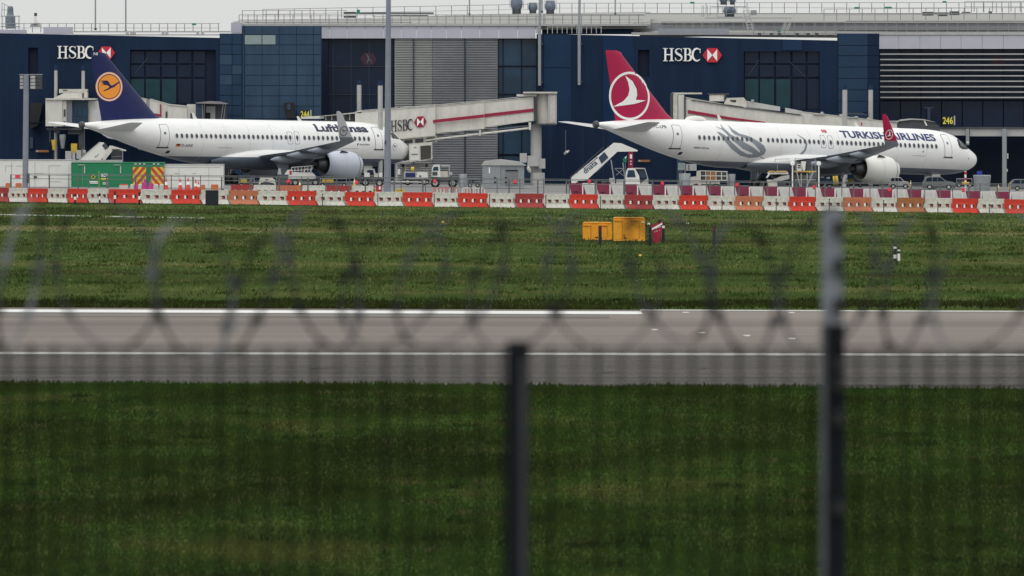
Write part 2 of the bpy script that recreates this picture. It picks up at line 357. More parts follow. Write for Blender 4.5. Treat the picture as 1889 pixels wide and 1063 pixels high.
# tinted cladding panels, joints recessed between them
def panels(cols, rows, Y, m, m2=None, alt=None, d=.08, gap=.55, name='wall_panel'):
    for i in range(len(cols)-1):
        for j in range(len(rows)-1):
            mm = m
            if alt and (i, j) in alt: mm = m2
            MB().pb(cols[i]+gap, cols[i+1]-gap, rows[j]+gap, rows[j+1]-gap, Y, d).build(name, mm, tb)
MB().pb(405,446,62,GB,YA+.07,.8).build('wall_backing', M_navy, tb); MB().pb(446,593,48,GB,YA+.07,.8).build('wall_backing', M_slate2, tb); MB().pb(1545,1622,62,GB,YA+.07,.8).build('wall_backing', M_navy, tb)
panels([405,428,446], [62,82,101,120,138,157,176,195,214,233,GB], YA, M_slate2, M_slate, {(0,2),(0,4),(1,3)})
panels([448,450.5], [48,GB], YA-.1, M_slate)
panels([451,483.5,515,547,578,592.5], [48,64,83,101,120,139,158,177,196,219,240,262], YA, M_slate); panels([451,483.5,515,547,578,592.5], [262,300,GB], YA, M_navy)  # lowest rows take navy: shade near the ground put into their colour
MB().pb(451.5,482.5,65,82,YA-.03,.05).build('wall_panel', M_pale, tb, label='pale grey-green cladding panel'); MB().pb(484,508,65,82,YA-.03,.05).build('wall_panel', M_pale, tb, label='pale grey-green cladding panel')
panels([1546,1601,1621], [62,84,103,124,145,166,187,208,230,GB], YA, M_slate2, M_navy, {(1,k) for k in range(9)})
M_navl = mat('navy_cladding_light', (.016,.037,.083), .7, var=.1, scale=.3, spec=.1)
panels([1003,1054], [64,125,230], YA-.06, M_navl, d=.05); panels([1112,1170],[66,225],YA-.06, mat('navy_cladding_mid',(.010,.028,.073),.7,var=.1,scale=.3,spec=.1), d=.05); panels([1443,1480],[73.7,93],YA-.06,M_navl,d=.05)
mb = MB()
for x in (1015,1040,1075,1113): mb.pb(x,x+.5,240,GB,YA-.03,.02)
mb.build('cladding_joint', M_mull, tb)
# D : fascia, curtain walls and louvres
fe = [593,608,640,673,707,740,768,795,823,851,885,920,955,988]
panels(fe, [48,71], YD, M_fascia, d=.4, gap=.3, name='fascia_panel')
panels([988,997],[48,62], YD, M_fascia, d=.4, gap=.3, name='fascia_panel')
MB().pb(593,1003,70.9,GB,YD+1.4,.4).build('wall', M_navyd, tb)
MB().pb(593,605,72,GB,YD+.3,.6).build('wall', M_navyd, tb)
for cols, m in (([605,614.5,647.5,681,711,727.5], M_glass), ([918.5,928,962,990], M_glassb)):
    for i in range(len(cols)-1):
        for (r0, r1) in ((72,122),(123,174),(175,228),(230,285),(287,GB)):
            MB().pb(cols[i]+.7, cols[i+1]-.7, r0+.7, r1-.7, YD+.7, .06).build('window_pane', m, tb)
for x in (614.5,647.5,681,711): MB().pb(x-.6,x+.6,71,GB,YD+.6,.3).build('mullion', M_mull, tb)
for y in (122.5,174.5,229,286): MB().pb(605,728,y-.7,y+.7,YD+.57,.3).build('transom', M_mull, tb); MB().pb(918,990,y-.7,y+.7,YD+.57,.3).build('transom', M_navyd, tb)
for x in (928,962): MB().pb(x-1,x+1,71,GB,YD+.6,.3).build('mullion', M_navyd, tb)
# sponsor sign's reflection, painted as dim flat pieces in front of the glass
MB().pp([(664,109),(672,98),(688,98),(695,109),(688,120),(672,120)], YD+.66, .03).build('reflected_emblem', mat('emblem_reflection', (.045,.012,.03), .5, var=0), tb)
MB().pp([(675,97),(682,108),(676,119),(679,108)], YD+.63, .02).pp([(684,110),(687,119),(681,108)], YD+.63, .02).build('reflected_mark', mat('mark_reflection', (.15,.15,.2), .5, var=0), tb)
for (a, b, m) in ((728,762,M_louv),(764,797,M_louv),(797.5,856.5,M_louvd),(859,918,M_louvd)):
    mb = MB(); y = 72.0
    while y < 338:
        z1 = ZZ(y, YD); z0 = ZZ(y+2.1, YD); x0 = XX(a, YD); x1 = XX(b, YD)
        mb.prism([(x0,YD+.15,z0),(x0,YD+.28,z1),(x0,YD+.31,z1-.01),(x0,YD+.19,z0-.02)], (x1-x0,0,0)); y += 3.15
    mb.build('louvre_slats', m, tb, kind='stuff')
    MB().pb(a,b,71.5,GB,YD+.6,.1).build('louvre_backing', mat('louvre_back',(.13,.135,.15),.6,var=.1), tb)
for x in (763,858): MB().pb(x-1,x+1,71.5,GB,YD+.05,.5).build('louvre_post', M_mull, tb)
MB().pb(990,1003,63,GB,YD-1,2).build('wall_return', M_navyd, tb)
# G : right part
panels([1622,1658,1697,1735,1773,1812,1851,1892,1935], [65,90.5], YG, M_fascia, d=.4, gap=.25, name='fascia_panel')
MB().pb(1622,2020,90,GB,YG+1.2,.4).build('wall', M_navyd, tb)
for x0, x1 in ((1624,1660),(1662,1698),(1700,1736),(1738,1774),(1776,1812),(1814,1850),(1852,1888),(1890,1930)):
    for r0, r1 in ((92,136),(138,184),(187,235)): MB().pb(x0,x1,r0,r1,YG+.9,.06).build('window_pane', M_glass, tb)
for i in range(9):
    y = 100+10*i; MB().pb(1624,1960,y-1.1,y+1.1,YG+.1,.35).build('louvre_fin', M_lgrey, tb)
MB().pb(1735,1783,237.5,250,YG-5,5).build('canopy', M_lgrey, tb); MB().pb(1789,2000,237.5,251.5,YG-5,5).build('canopy', M_lgrey, tb)
MB().pb(1735,2000,235,237.3,YG-5.2,5.4).build('canopy_edge', M_dgrey, tb)
cy_ = YG-5.2
for x, w_ in ((1853,8),(1785,6)):
    MB().pb(x-w_/2,x+w_/2,238,GB if x > 1800 else 268,cy_-.3,.3).build('canopy_column', M_grey, tb)
MB().lathe([(-.12,0),(-.08,.1),(.05,.14),(.12,.1),(.15,0)], P(1785,264,cy_-.4), (0,0,1), 12).build('camera_dome', M_white, tb, smooth=True)
MB().pb(1858,1860,283,293,cy_,.1).build('conduit_box', M_white, tb); MB().pb(1857,1859,312,317,cy_,.1).build('conduit_box', M_white, tb)
# emblem reflection painted on as a dim flat piece, far right glass
MB().pp([(1828,114),(1833,104),(1850,104),(1856,114),(1850,124),(1833,124)], YG+.84, .03).build('reflected_emblem', MATS['emblem_reflection'], tb)
# roofs
M_roof = mat('roof_sheet', (.27,.27,.255), .6, var=.14, scale=.5, stretch=(.4,3,1)); M_roof2 = mat('roof_parapet', (.27,.28,.31), .6, var=.08, scale=.5)
def strip(name, pts_near, pts_far, Yn, Yf, m):
    mb = MB(); n = len(pts_near); a = [P(x,y,Yn) for x, y in pts_near]; b = [P(x,y,Yf) for x, y in pts_far]
    mb.add(a+b+[p-Vector((0,0,.4)) for p in a]+[p-Vector((0,0,.4)) for p in b], [(i,i+1,n+i+1,n+i) for i in range(n-1)]+[(i,i+1,2*n+i+1,2*n+i) for i in range(n-1)]+[(n+i,n+i+1,3*n+i+1,3*n+i) for i in range(n-1)])
    return mb.build(name, m, tb)
strip('roof', [(426,46),(441,46.5),(760,47),(1003,47),(1200,45)], [(430,40),(447,37),(700,33),(900,26),(1200,22)], YD+.4, YD+30, M_roof)
strip('roof', [(1180,62),(1300,60),(1622,63),(2000,63)], [(1180,25),(1300,25),(1640,25),(2000,27)], YD+.5, YD+42, M_roof)
MB().pb(426,446,42,61,YD-2,4).build('roof_plant_box', M_fascia, tb)
MB().pb(430,1195,44.5,48,YD-.15,.5).build('roof_gutter', M_lgrey, tb)
MB().pb(1000,1168,49,63,YD+1.2,3).build('plant_wall', M_slate2, tb)
MB().pb(1165,2000,42,60.5,YD+6,3).build('parapet', M_roof2, tb)
MB().pb(1165,2000,59.8,64.6,YG-.1,.5).build('roof_gutter', M_lgrey, tb)
MB().pb(1215,1345,53,64.5,YA+2,1.5).build('plant_wall', mat('plant_screen',(.30,.32,.36),.6,var=.08), tb)
MB().pb(-40,48,55,62.5,YA+.8,1).build('parapet', M_fascia, tb); MB().pb(80,133,50,63.5,YA+.8,1).build('parapet', M_fascia, tb)
mb = MB()
for a, b, y, t in ((135,425,57.5,2.4),(135,405,63.5,2),(-40,135,62,1.6)): mb.pb(a,b,y,y+t,YA+1,.4)
for x in (232,240,245,298,305,362,371): mb.pb(x,x+5,59,65,YA+.9,.4)
mb.build('roof_pipework', M_lgrey, tb)
mb = MB()
for a, b, y, t in ((1190,1889,24.5,1.6),(1220,1560,40,1.4),(1560,1900,38.5,1.4),(1400,1900,54.5,1.2),(450,760,41,1.2),(690,1000,30,1),(1010,1190,28,1),(1300,1460,33,1)): mb.pb(a,b,y,y+t,YD+5.5,.4)
mb.build('roof_ridge_pipes', mat('roof_pipe', (.22,.22,.22), .6, var=.1), tb)
mb = MB()
for a, b, y, t in ((656,800,23,3),(720,790,27,2.5),(634,656,22,4),(634,656,29,4)): mb.pb(a,b,y,y+t,YD+20,.5)
for a, b, y, t in ((1702,1722,22,7),(1723,1750,23,3),(1730,1748,27,3),(1752,1770,21,7),(1775,1790,22,2),(1824,1830,21,5)): mb.pb(a,b,y,y+t,YD+20,.5)
for x in (1398,1420,1435,1468,1488,1504): mb.pb(x,x+6,61,66,YA+.5,.4)
mb.build('roof_equipment', M_dgrey, tb, kind='stuff')
POSTS = {}
M_rail = mat('railing_metal', (.25,.25,.25), .5, .3, var=.05)
def railing(x0, x1, y0, y1, Y, sp, y0b=None, mid=True, n=None, m=None):
    """x range, top row, foot row, distance, post spacing in columns; y0b = top row at x1"""
    y0b = y0 if y0b is None else y0b; m = m or M_rail
    mb = MB(); mb.tube(P(x0,y0,Y), P(x1,y0b,Y), .028, 5)
    if mid: mb.tube(P(x0,(y0+y1)/2,Y), P(x1,(y0b+y1-y0+y0b)/2,Y), .02, 5)
    r = mb.build('roof_railing', m, tb); k = 0; h = (y1-y0)/F*Y; key = round(h, 3)
    n = int((x1-x0)/sp)
    for i in range(n+1):
        x = x0 + i*sp; yt = y0 + (y0b-y0)*i*sp/(x1-x0); p = P(x, yt, Y)
        if key not in POSTS:
            q = MB(); q.box(-.035,.035,-.035,.035,-h,0); o = q.build('railing_post', m, r, local=True); POSTS[key] = o.data
        else:
            o = bpy.data.objects.new('railing_post', POSTS[key]); COL.objects.link(o); o.parent = r
        o.location = p - wloc(r)
railing(13,405,43.5,60,YA+1.5,15.6)
railing(441,1010,27.5,46,YD-.05,16.6)
railing(447,640,19.5,40,YD+12,22)
railing(485,1000,17.5,36,YD+24,29,7.5)
railing(1003,1189,27,46,YD-.05,17.5)
railing(1170,1325,42.5,53,YD+1.5,15.5)
railing(1010,1345,6,24,YD+30,22.5)
railing(1355,1889,5,24,YD+30,23)
railing(1520,1900,17,39,YD+18,23.5,14)
railing(1240,1900,40.5,60,YD+4,18.8)
railing(1390,1545,57,67,YA+1,19)
railing(1010,1110,50,62,YD-.6,9, mid=False, m=M_lgrey)
railing(1780,1930,3,22,YD+30,17)
def steps(x0, y0, x1, y1, Y, name='roof_ladder'):
    mb = MB()
    for d in (0, 9):
        mb.pt(x0+d,y0,x1+d,y1,Y,1.4)
        mb.pt(x0+d,y0-8,x1+d,y1-8,Y,1)
    for i in range(9): t = i/8; mb.pt(x0+(x1-x0)*t, y0+(y1-y0)*t, x0+9+(x1-x0)*t, y0+(y1-y0)*t, Y, 1)
    mb.build(name, M_lgrey, tb)
steps(1371,20,1381,62,YD+2); steps(1441,66,1450,42,YD+2)
mb = MB(); mb.pt(1340,-5,1340,30,YD+9,1.3); mb.pt(1323,-5,1323,30,YD+9,1.3); mb.pt(1374,-5,1374,16,YD+9,1.3); mb.pb(1312,1376,12,13.2,YD+9,.8); mb.pb(1322,1370,31,32,YD+9,.8); mb.pb(1385,1396,19,28,YD+9,.8)
for x in (1295,1298,1305,1310): mb.pt(x,10,x,31,YD+9,1)
mb.build('service_platform', M_grey, tb)
for (x0,x1,y0,y1,Y) in ((658,664,18,26,YD+11),(1273,1281,3.5,7,YD+29),(1434,1440,55,60,YA+1),(1576,1586,13,16,YD+28),(1632,1645,12.5,15.5,YD+28),(1739,1746,2,5.5,YD+28),(354,362,43,46.5,YA+1.4)):
    MB().pb(x0,x1,y0,y1,Y,.08).build('exit_sign', mat('exit_green', (.02,.20,.12), .5, var=0), tb)
# wall masts bracketed to the facade
for k, (x0, x1, yb, Y, lab) in enumerate(((992.5,998.5,158,YA-2.2,'grey steel mast rising above the roof beside the column of the middle boarding bridge'), (1066,1071,157,YA-2.2,'grey steel mast rising above the roof left of the crimson tail fin'))):
    e = empty('roof_mast', P((x0+x1)/2, yb, Y), lab, 'mast', 'masts fixed to the terminal wall')
    MB().tube(P((x0+x1)/2,yb,Y), P((x0+x1)/2,47,Y), .15, 10).tube(P((x0+x1)/2,47,Y), P((x0+x1)/2+1.5,-60,Y), .12, 10).build('pole', M_grey, e, smooth=True)
    mb = MB()
    for y in (80,150): mb.pb(x1-1,x1+3,y,y+3,Y-.1,2.3)
    mb.build('bracket', M_dgrey, e)
for k, (x, yb) in enumerate(((176,52),(232,56),(866,25),(1135,24),(1000,20))):
    Y = YA+4 if k < 2 else YD+22
    e = empty('lightning_mast', P(x,yb,Y), ['thin mast on the roof above the left white sign','thin mast on the roof right of the left white sign','thin mast on the roof left of the roof fans','thin mast on the roof above the crimson tail fin','thin mast on the roof between two roof fans'][k], 'mast', 'thin masts on the terminal roof')
    MB().tube(P(x,yb+4,Y), P(x,-60,Y), .07, 8).build('pole', M_grey, e); MB().pb(x-2,x+2,yb,yb+4,Y-.2,.4).build('base_plate', M_dgrey, e)
# fans and cowls on the roof
def fan(px, py0, py1, rpx, Y, label, name='roof_fan'):
    e = empty(name, P(px, py1, Y), label, 'roof fan', 'ventilation fans on the terminal roof')
    c = P(px, (py0+py1)/2, Y); r = rpx/F*Y; h = (py1-py0)/F*Y; b = P(px, py1, Y)
    MB().lathe([(h*.22,r*.70),(h*.30,r*.85),(h*.45,r),(h*.70,r),(h*.85,r*.85),(h,r*.8),(h,0)], b, (0,0,1), 18).build('drum', mat('fan_drum', (.16,.19,.25), .4, .4, var=.2, scale=2), e, smooth=True)
    mb = MB()
    for i in range(4): a = math.pi/4+i*math.pi/2; mb.tube(b+Vector((r*.8*math.cos(a), r*.8*math.sin(a), 0)), b+Vector((r*.8*math.cos(a), r*.8*math.sin(a), h*.5)), .05, 6)
    mb.build('legs', M_dgrey, e, kind=None)
    MB().lathe([(0,r*.75),(h*.22,r*.75),(h*.22,0)], b, (0,0,1), 14).build('base_drum', M_dgrey, e)
    mb = MB(); mb.lathe([(h*.93,r*1.12),(h*.97,r*1.12)], b, (0,0,1), 18)
    for s in (-1, 1): mb.tube(b+Vector((s*r*1.12,0,h*.3)), b+Vector((s*r*1.12,0,h*.95)), .03, 5)
    mb.build('guard_ring', M_lgrey, e)
fan(953,-8,26,11,YD+16,'largest drum fan at the left of the three on the middle roof')
fan(983,5,25,8.5,YD+16,'small drum fan between two larger ones on the middle roof')
fan(1015,1,26,10,YD+16,'drum fan right of the pole on the middle roof')
fan(1335,-10,9,8,YD+9,'left drum fan on the raised service platform'); fan(1351,-8,9,6,YD+10,'right drum fan on the raised service platform')
fan(1346,12,31,12,YD+11,'squat dark fan housing under the service platform')
# left roof cowl with frame
e = empty('exhaust_cowl', P(20,55,YA+5), 'grey stepped exhaust cowl in a railed frame at the left end of the roof', 'roof cowl')
b = P(19,53,YA+5); s_ = (YA+5)/F
MB().lathe([(0,9*s_),(6*s_,9.5*s_),(22*s_,9.5*s_),(24*s_,7*s_),(33*s_,5.5*s_),(34*s_,6*s_),(41*s_,5*s_),(42*s_,0)], b, (0,0,1), 14).build('cowl', mat('cowl_metal',(.22,.26,.30),.4,.4,var=.25,scale=2), e, smooth=True)
mb = MB()
for x in (4,35): mb.pt(x,29,x,55,YA+4,1.6)
for y in (30,44,49): mb.pt(1,y,37,y,YA+4,1.4)
mb.pt(4,5,3,30,YA+4,1.2); mb.pt(8,8,8,30,YA+4,1); mb.pt(4,6,16,12,YA+4,1); mb.pt(4,18,16,19,YA+4,1)
mb.build('frame', M_grey, e)
e = empty('weather_sensor', P(65,50,YA+4), 'small white sensor on a tapered stalk above a grey hood near the left roof end', 'sensor')
MB().tube(P(65,44,YA+4), P(65,30,YA+4), .2, 8, .08).build('stalk', M_white, e); MB().pb(63,68,24,30,YA+4,.3).build('head', M_dgrey, e); MB().pp([(55,50),(57,43),(72,42),(74,50)],YA+4,.6).build('hood', M_lgrey, e)
# signs on the facade
for (x0,x1,y0,y1,hx0,hx1,hy0,hy1,lab) in ((106,172,85,108,180,212,86,109,'white letters and red hexagon on the wall, partly hidden by the blue tail fin'),(1223,1292,89,113,1296,1332,89,115,'white letters and red hexagon on the wall right of the crimson tail fin')):
    e = empty('wall_sign', P(x0,y1,YA-.2), lab, 'sign', 'bank signs on the terminal wall')
    hsbc_sign(x0,x1,y0,y1,YA-.25,hx0,hx1,hy0,hy1,M_signw,M_hred,M_signw,e,.1)
def stand_sign(txt, x0, x1, y0, y1, Y, label):
    e = empty('stand_number_sign', P(x0,y1,Y), label, 'sign', 'stand number signs')
    MB().pb(x0-1,x1+2,y0-1,y1+1,Y+.05,.15).build('board', M_black, e)
    MB().pb(x1+1.5,x1+4,y0-2,y1+2,Y+.02,.25).build('bracket', M_lgrey, e)
    v, f = text2d(txt, .02); mb = MB(); mb.add([P(x0+a*(x1-x0), y1-b*(y1-y0), Y+.02) for a, b in v], f); mb.build('digits', M_yel, e, recalc=False)
stand_sign('244', 554.5,570.5,205,217,YA-1,'yellow 244 stand number on a dark board above the grey-bellied aircraft')
stand_sign('246', 1739,1758,216,229,YG-5.6,'yellow 246 stand number on a dark board above the grey canopy')
for (x0, x1, y0, y1) in ((66,90,277,281),(1177,1199,295,299)):
    e = empty('gate_display', P(x0,y1,YA-.4), 'small amber display board low on the wall right of the floodlight mast' if x0 < 100 else 'small amber display board low on the wall behind the staircase truck', 'display')
    MB().pb(x0,x1,y0,y1,YA-.4,.1).build('board', mat('amber_board',(.30,.13,.04),.5,var=.3,scale=4), e)
    MB().pb(x0+.5,x0+5,y0+.8,y1-.8,YA-.43,.03).build('logo_plate', M_lgrey, e)
e = empty('vent_hood', P(66,238,YA-1), 'black tapered hood on the navy wall right of the floodlight mast', 'hood'); MB().pp([(56,190),(79,190),(76,205),(70,232),(56,237)],YA-1.2,1.1).build('hood', M_black, e); MB().pb(54,80,225,226.5,YA-1.4,.2).build('flange', M_navyd, e)
MB().pb(55,61,253,274,YA-.3,.3).build('conduit_box', M_mull, tb)
mb_ = empty('wall_lamp', P(523,205,YA-.5), 'dark box floodlight hanging on the slate wall left of the 244 number', 'lamp')
MB().pp([(523,190),(543,189),(543,218),(530,218),(528,205),(524,203)],YA-.8,.5).build('housing', M_black, mb_); MB().pb(530,536,192,203,YA-.95,.1).build('bracket', M_mull, mb_)
e = empty('wall_antenna', P(1713,222,YG-.5), 'thin T-shaped antenna standing before the louvres above the right bridge cab', 'antenna'); MB().pb(1705,1722,198,200,YG-.5,.2).pb(1711,1716,200,222,YG-.5,.2).build('mast', M_mull, e)
e = empty('hanging_camera', P(1043,285,YA-1), 'small white camera hanging on a thin rod against the blue wall', 'camera'); MB().pt(1043.5,240,1043.5,280,YA-1,.8).build('rod', M_grey, e)
mb = MB(); mb.tube(P(1042,284,YA-1),P(1046,280,YA-1.3),.12,8); mb.tube(P(1046,281,YA-1),P(1050,278,YA-1),.1,8); mb.build('housing', M_white, e)
#%%PART2

# ------------------------------------------------------------------ aircraft
def naca(u, t): return 5*t*(.2969*math.sqrt(max(u,0)) - .126*u - .3516*u*u + .2843*u**3 - .1036*u**4)
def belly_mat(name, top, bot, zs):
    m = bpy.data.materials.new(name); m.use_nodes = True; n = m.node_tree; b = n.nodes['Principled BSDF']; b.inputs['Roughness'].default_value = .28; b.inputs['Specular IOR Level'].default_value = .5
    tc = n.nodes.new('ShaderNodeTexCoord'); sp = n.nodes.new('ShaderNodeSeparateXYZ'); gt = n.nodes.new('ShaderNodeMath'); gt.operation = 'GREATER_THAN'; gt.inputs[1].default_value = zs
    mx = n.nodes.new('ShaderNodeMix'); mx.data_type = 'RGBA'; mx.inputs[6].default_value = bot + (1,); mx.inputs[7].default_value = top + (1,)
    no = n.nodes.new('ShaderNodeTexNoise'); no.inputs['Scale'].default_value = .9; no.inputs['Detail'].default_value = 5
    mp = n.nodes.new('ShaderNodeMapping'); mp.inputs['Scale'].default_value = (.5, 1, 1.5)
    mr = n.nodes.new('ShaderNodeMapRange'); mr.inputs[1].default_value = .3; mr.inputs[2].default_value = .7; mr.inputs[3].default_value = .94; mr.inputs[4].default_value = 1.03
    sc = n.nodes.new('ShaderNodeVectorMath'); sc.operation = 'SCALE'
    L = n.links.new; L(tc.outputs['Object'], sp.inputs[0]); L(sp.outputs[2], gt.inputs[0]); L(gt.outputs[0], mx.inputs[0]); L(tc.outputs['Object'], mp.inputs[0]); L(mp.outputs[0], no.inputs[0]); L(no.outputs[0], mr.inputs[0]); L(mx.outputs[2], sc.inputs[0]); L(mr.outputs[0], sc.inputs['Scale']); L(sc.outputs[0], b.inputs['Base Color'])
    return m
CZ = 3.93
NOSE = [(0,-.5,-.6,.05),(-.06,-.28,-.80,.26),(-.15,-.14,-.95,.42),(-.35,.05,-1.16,.66),(-.6,.2,-1.32,.86),(-1.0,.4,-1.5,1.1),(-1.5,.64,-1.66,1.34),(-2.0,.98,-1.78,1.5),(-2.6,1.38,-1.88,1.65),(-3.2,1.66,-1.95,1.77),(-4,1.87,-2.01,1.87),(-5,1.99,-2.05,1.94),(-6,2.05,-2.07,1.97),(-7.2,2.07,-2.07,1.975)]
TAIL = [(15,2.07,-2.07,1.975),(14,2.07,-2.05,1.97),(13,2.07,-1.98,1.96),(12,2.07,-1.87,1.93),(11,2.07,-1.71,1.88),(10,2.065,-1.52,1.81),(9,2.06,-1.3,1.72),(8,2.045,-1.06,1.6),(7,2.02,-.8,1.46),(6,1.98,-.52,1.3),(5,1.92,-.23,1.12),(4,1.85,.08,.95),(3,1.77,.40,.76),(2,1.68,.72,.58),(1.2,1.6,.95,.44),(.5,1.53,1.12,.33),(.1,1.48,1.18,.29)]
def airliner(spec):
    L = spec['L']; th = R(spec['yaw']); Xn, Yn = spec['nose']; pit = R(spec['pitch']); xg = spec['xg']; zr = spec['zr']
    c, s = math.cos(th), math.sin(th)
    root = empty(spec['name'], (Xn-xg*c, Yn-xg*s, zr), spec['label'], 'airplane'); root.rotation_euler = (0, pit, th)
    def bl(mb, name, m, parent=None, smooth=True, **k):
        mb.v = [(p[0]+xg, p[1], p[2]) for p in [tuple(q) for q in mb.v]]
        return mb.build(name, m, parent or root, smooth=smooth, local=True, **k)
    prof = [(x, CZ+t, CZ+b, a) for x, t, b, a in NOSE] + [(-(7.2+(L-22.2)*i/6), CZ+2.07, CZ-2.07, 1.975) for i in range(1, 6)] + [(-(L-e), CZ+t, CZ+b, a) for e, t, b, a in TAIL]
    def S(x):
        for i in range(len(prof)-1):
            if prof[i][0] >= x >= prof[i+1][0]:
                t = (prof[i][0]-x)/(prof[i][0]-prof[i+1][0]); q = [prof[i][k]+(prof[i+1][k]-prof[i][k])*t for k in (1,2,3)]
                return (q[0]+q[1])/2, q[2], (q[0]-q[1])/2
        q = prof[-1] if x < prof[-1][0] else prof[0]; return (q[1]+q[2])/2, q[3], (q[1]-q[2])/2
    def onf(x, z, off=.01, side=-1):
        zc, a, b = S(x); sn = max(-.985, min(.985, (z-zc)/b)); cs = math.sqrt(1-sn*sn)
        return (x, side*(a+off)*cs, zc+(b+off)*sn)
    def L2(px, py, y=None):
        k = px-CX; yy = -1.9 if y is None else y
        for _ in range(6):
            x = (k*(Yn+yy*c) - F*(Xn-yy*s))/(F*c-k*s); Y = Yn+x*s+yy*c
            z = H-(py-HY)/F*Y - zr + (x+xg)*math.sin(pit)
            if y is None: yy = onf(x, z, 0)[1]
        return x, z
    # fuselage
    N = 48; mb = MB(); vs = []
    for x, t, b, a in prof:
        zc = (t+b)/2; hb = (t-b)/2
        vs += [(x, a*math.cos(2*math.pi*i/N), zc+hb*math.sin(2*math.pi*i/N)) for i in range(N)]
    fs = [(k*N+i, k*N+(i+1)%N, (k+1)*N+(i+1)%N, (k+1)*N+i) for k in range(len(prof)-1) for i in range(N)]
    mb.add(vs, fs); mb.add([vs[i] for i in range(N)], [tuple(range(N))])
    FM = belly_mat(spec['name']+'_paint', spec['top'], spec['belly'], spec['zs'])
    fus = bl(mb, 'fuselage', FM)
    e = prof[-1]; mb = MB(); mb.lathe([(-.08,.0),(-.08,.2),(-.02,.22),(.0,.30),(.25,.34)], (e[0]-.05, 0, (e[1]+e[2])/2), (1,0,0), 20); bl(mb, 'tail_exhaust', M_steel)
    # belly fairing
    mb = MB(); vs = []; fx = [-10.2,-10.9,-12,-13.5,-15.5,-18,-20,-21.5,-22.8,-23.8]; fa = [1.3,1.75,2.05,2.2,2.25,2.25,2.18,2.0,1.7,1.25]; fb = [.5,.75,.95,1.08,1.15,1.15,1.05,.85,.6,.35]; fz = [-1.55,-1.5,-1.4,-1.35,-1.32,-1.32,-1.38,-1.48,-1.6,-1.72]
    for x, a, b, z in zip(fx, fa, fb, fz): vs += [(x-spec['dw'], a*math.copysign(abs(math.cos(2*math.pi*i/32))**.8, math.cos(2*math.pi*i/32)), CZ+z+b*math.sin(2*math.pi*i/32)) for i in range(32)]
    mb.add(vs, [(k*32+i, k*32+(i+1)%32, (k+1)*32+(i+1)%32, (k+1)*32+i) for k in range(9) for i in range(32)]); bl(mb, 'wing_fairing', FM, fus)
    # lofted surfaces
    def loft(secs, name, m, parent=None, mat2=None, n2=None):
        """secs: (x_le, y, z, chord, thick_ratio, thickness_dir)"""
        us = [0,.02,.08,.2,.4,.6,.8,1.0]; mb = MB(); vs = []; M = 2*len(us)-2
        for (xl, y, z, ch, t, d) in secs:
            d = Vector(d).normalized()
            for u in us: p = Vector((xl-u*ch, y, z)) + d*naca(u, t)*ch; vs.append(p)
            for u in us[-2:0:-1]: p = Vector((xl-u*ch, y, z)) - d*naca(u, t)*ch; vs.append(p)
        fs = [(k*M+i, k*M+(i+1)%M, (k+1)*M+(i+1)%M, (k+1)*M+i) for k in range(len(secs)-1) for i in range(M)]
        mb.add(vs, fs); mb.add(vs[:M], [tuple(range(M))]); mb.add(vs[-M:], [tuple(range(M))])
        return bl(mb, name, m, parent)
    dw = spec['dw']; up = (0,0,1)
    for sd in (-1, 1):
        W = [(-11.6,1.2,2.62,7.6,.13),(-12.9,3.8,2.88,6.1,.125),(-14.35,6.4,3.12,4.6,.115),(-17.1,11.7,3.62,3.1,.11),(-19.8,16.9,4.12,1.65,.10)]
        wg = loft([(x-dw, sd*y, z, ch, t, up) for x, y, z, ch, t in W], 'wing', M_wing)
        loft([(-19.8-dw,sd*16.9,4.12,1.65,.10,up),(-20.15-dw,sd*17.3,4.22,1.6,.10,(0,-sd*.4,1)),(-20.6-dw,sd*17.6,4.5,1.5,.09,(0,-sd*.8,.6))], 'winglet_root', M_wing, wg)
        loft([(-20.6-dw,sd*17.6,4.5,1.5,.09,(0,-sd,.5)),(-21.0-dw,sd*17.75,5.0,1.3,.09,(0,-sd,.25)),(-21.6-dw,sd*17.9,5.8,.95,.09,(0,-sd,.15)),(-22.15-dw,sd*18.02,6.55,.6,.09,(0,-sd,.15)),(-22.45-dw,sd*18.05,6.75,.3,.09,(0,-sd,.15))], 'winglet', spec['winglet'])
        # trailing edge flaps and slats stand slightly apart
        mb = MB()
        for (y0, y1) in ((2.4,6.2),(6.6,12.3)):
            def te(y): 
                for i in range(len(W)-1):
                    if W[i][1] <= y <= W[i+1][1]:
                        t = (y-W[i][1])/(W[i+1][1]-W[i][1]); return [W[i][k]+(W[i+1][k]-W[i][k])*t for k in (0,2,3)]
            a = te(y0); b = te(y1); A = []
            for (q, y) in ((a, y0), (b, y1)):
                xt = q[0]-dw-q[2]; zz = q[1]-.02; A.append([(xt+q[2]*.24, sd*y, zz-.10),(xt+q[2]*.10, sd*y, zz+.03),(xt-.12, sd*y, zz-.10),(xt+q[2]*.12, sd*y, zz-.20)])
            mb.add(A[0]+A[1], [(0,1,5,4),(1,2,6,5),(2,3,7,6),(3,0,4,7),(0,1,2,3),(7,6,5,4)])
        bl(mb, 'flap', M_wing, wg)
        for (y, ln, r) in ((8.6,3.7,.33),(12.6,2.9,.26),(5.0,4.0,.42)):
            q = te(y); mb = MB(); x0 = q[0]-dw-q[2]*.45
            mb.lathe([(0,0),(.15*ln,r*.6),(.4*ln,r),(.65*ln,r*.95),(.9*ln,r*.4),(ln,.02)], (x0, sd*y, q[1]-.26-r*.5), (-1,0,-.03), 12); bl(mb, 'flap_track_fairing', M_wing, wg)
        # tailplane
        hx = -(L-5.6); hz = CZ+.95
        loft([(hx,sd*.5,hz,3.9,.11,up),(hx-1.35,sd*2.8,hz+.24,2.9,.10,up),(hx-3.25,sd*6.15,hz+.62,1.45,.09,up),(hx-3.5,sd*6.3,hz+.64,1.1,.06,up)], 'tailplane', spec['tailmat'])
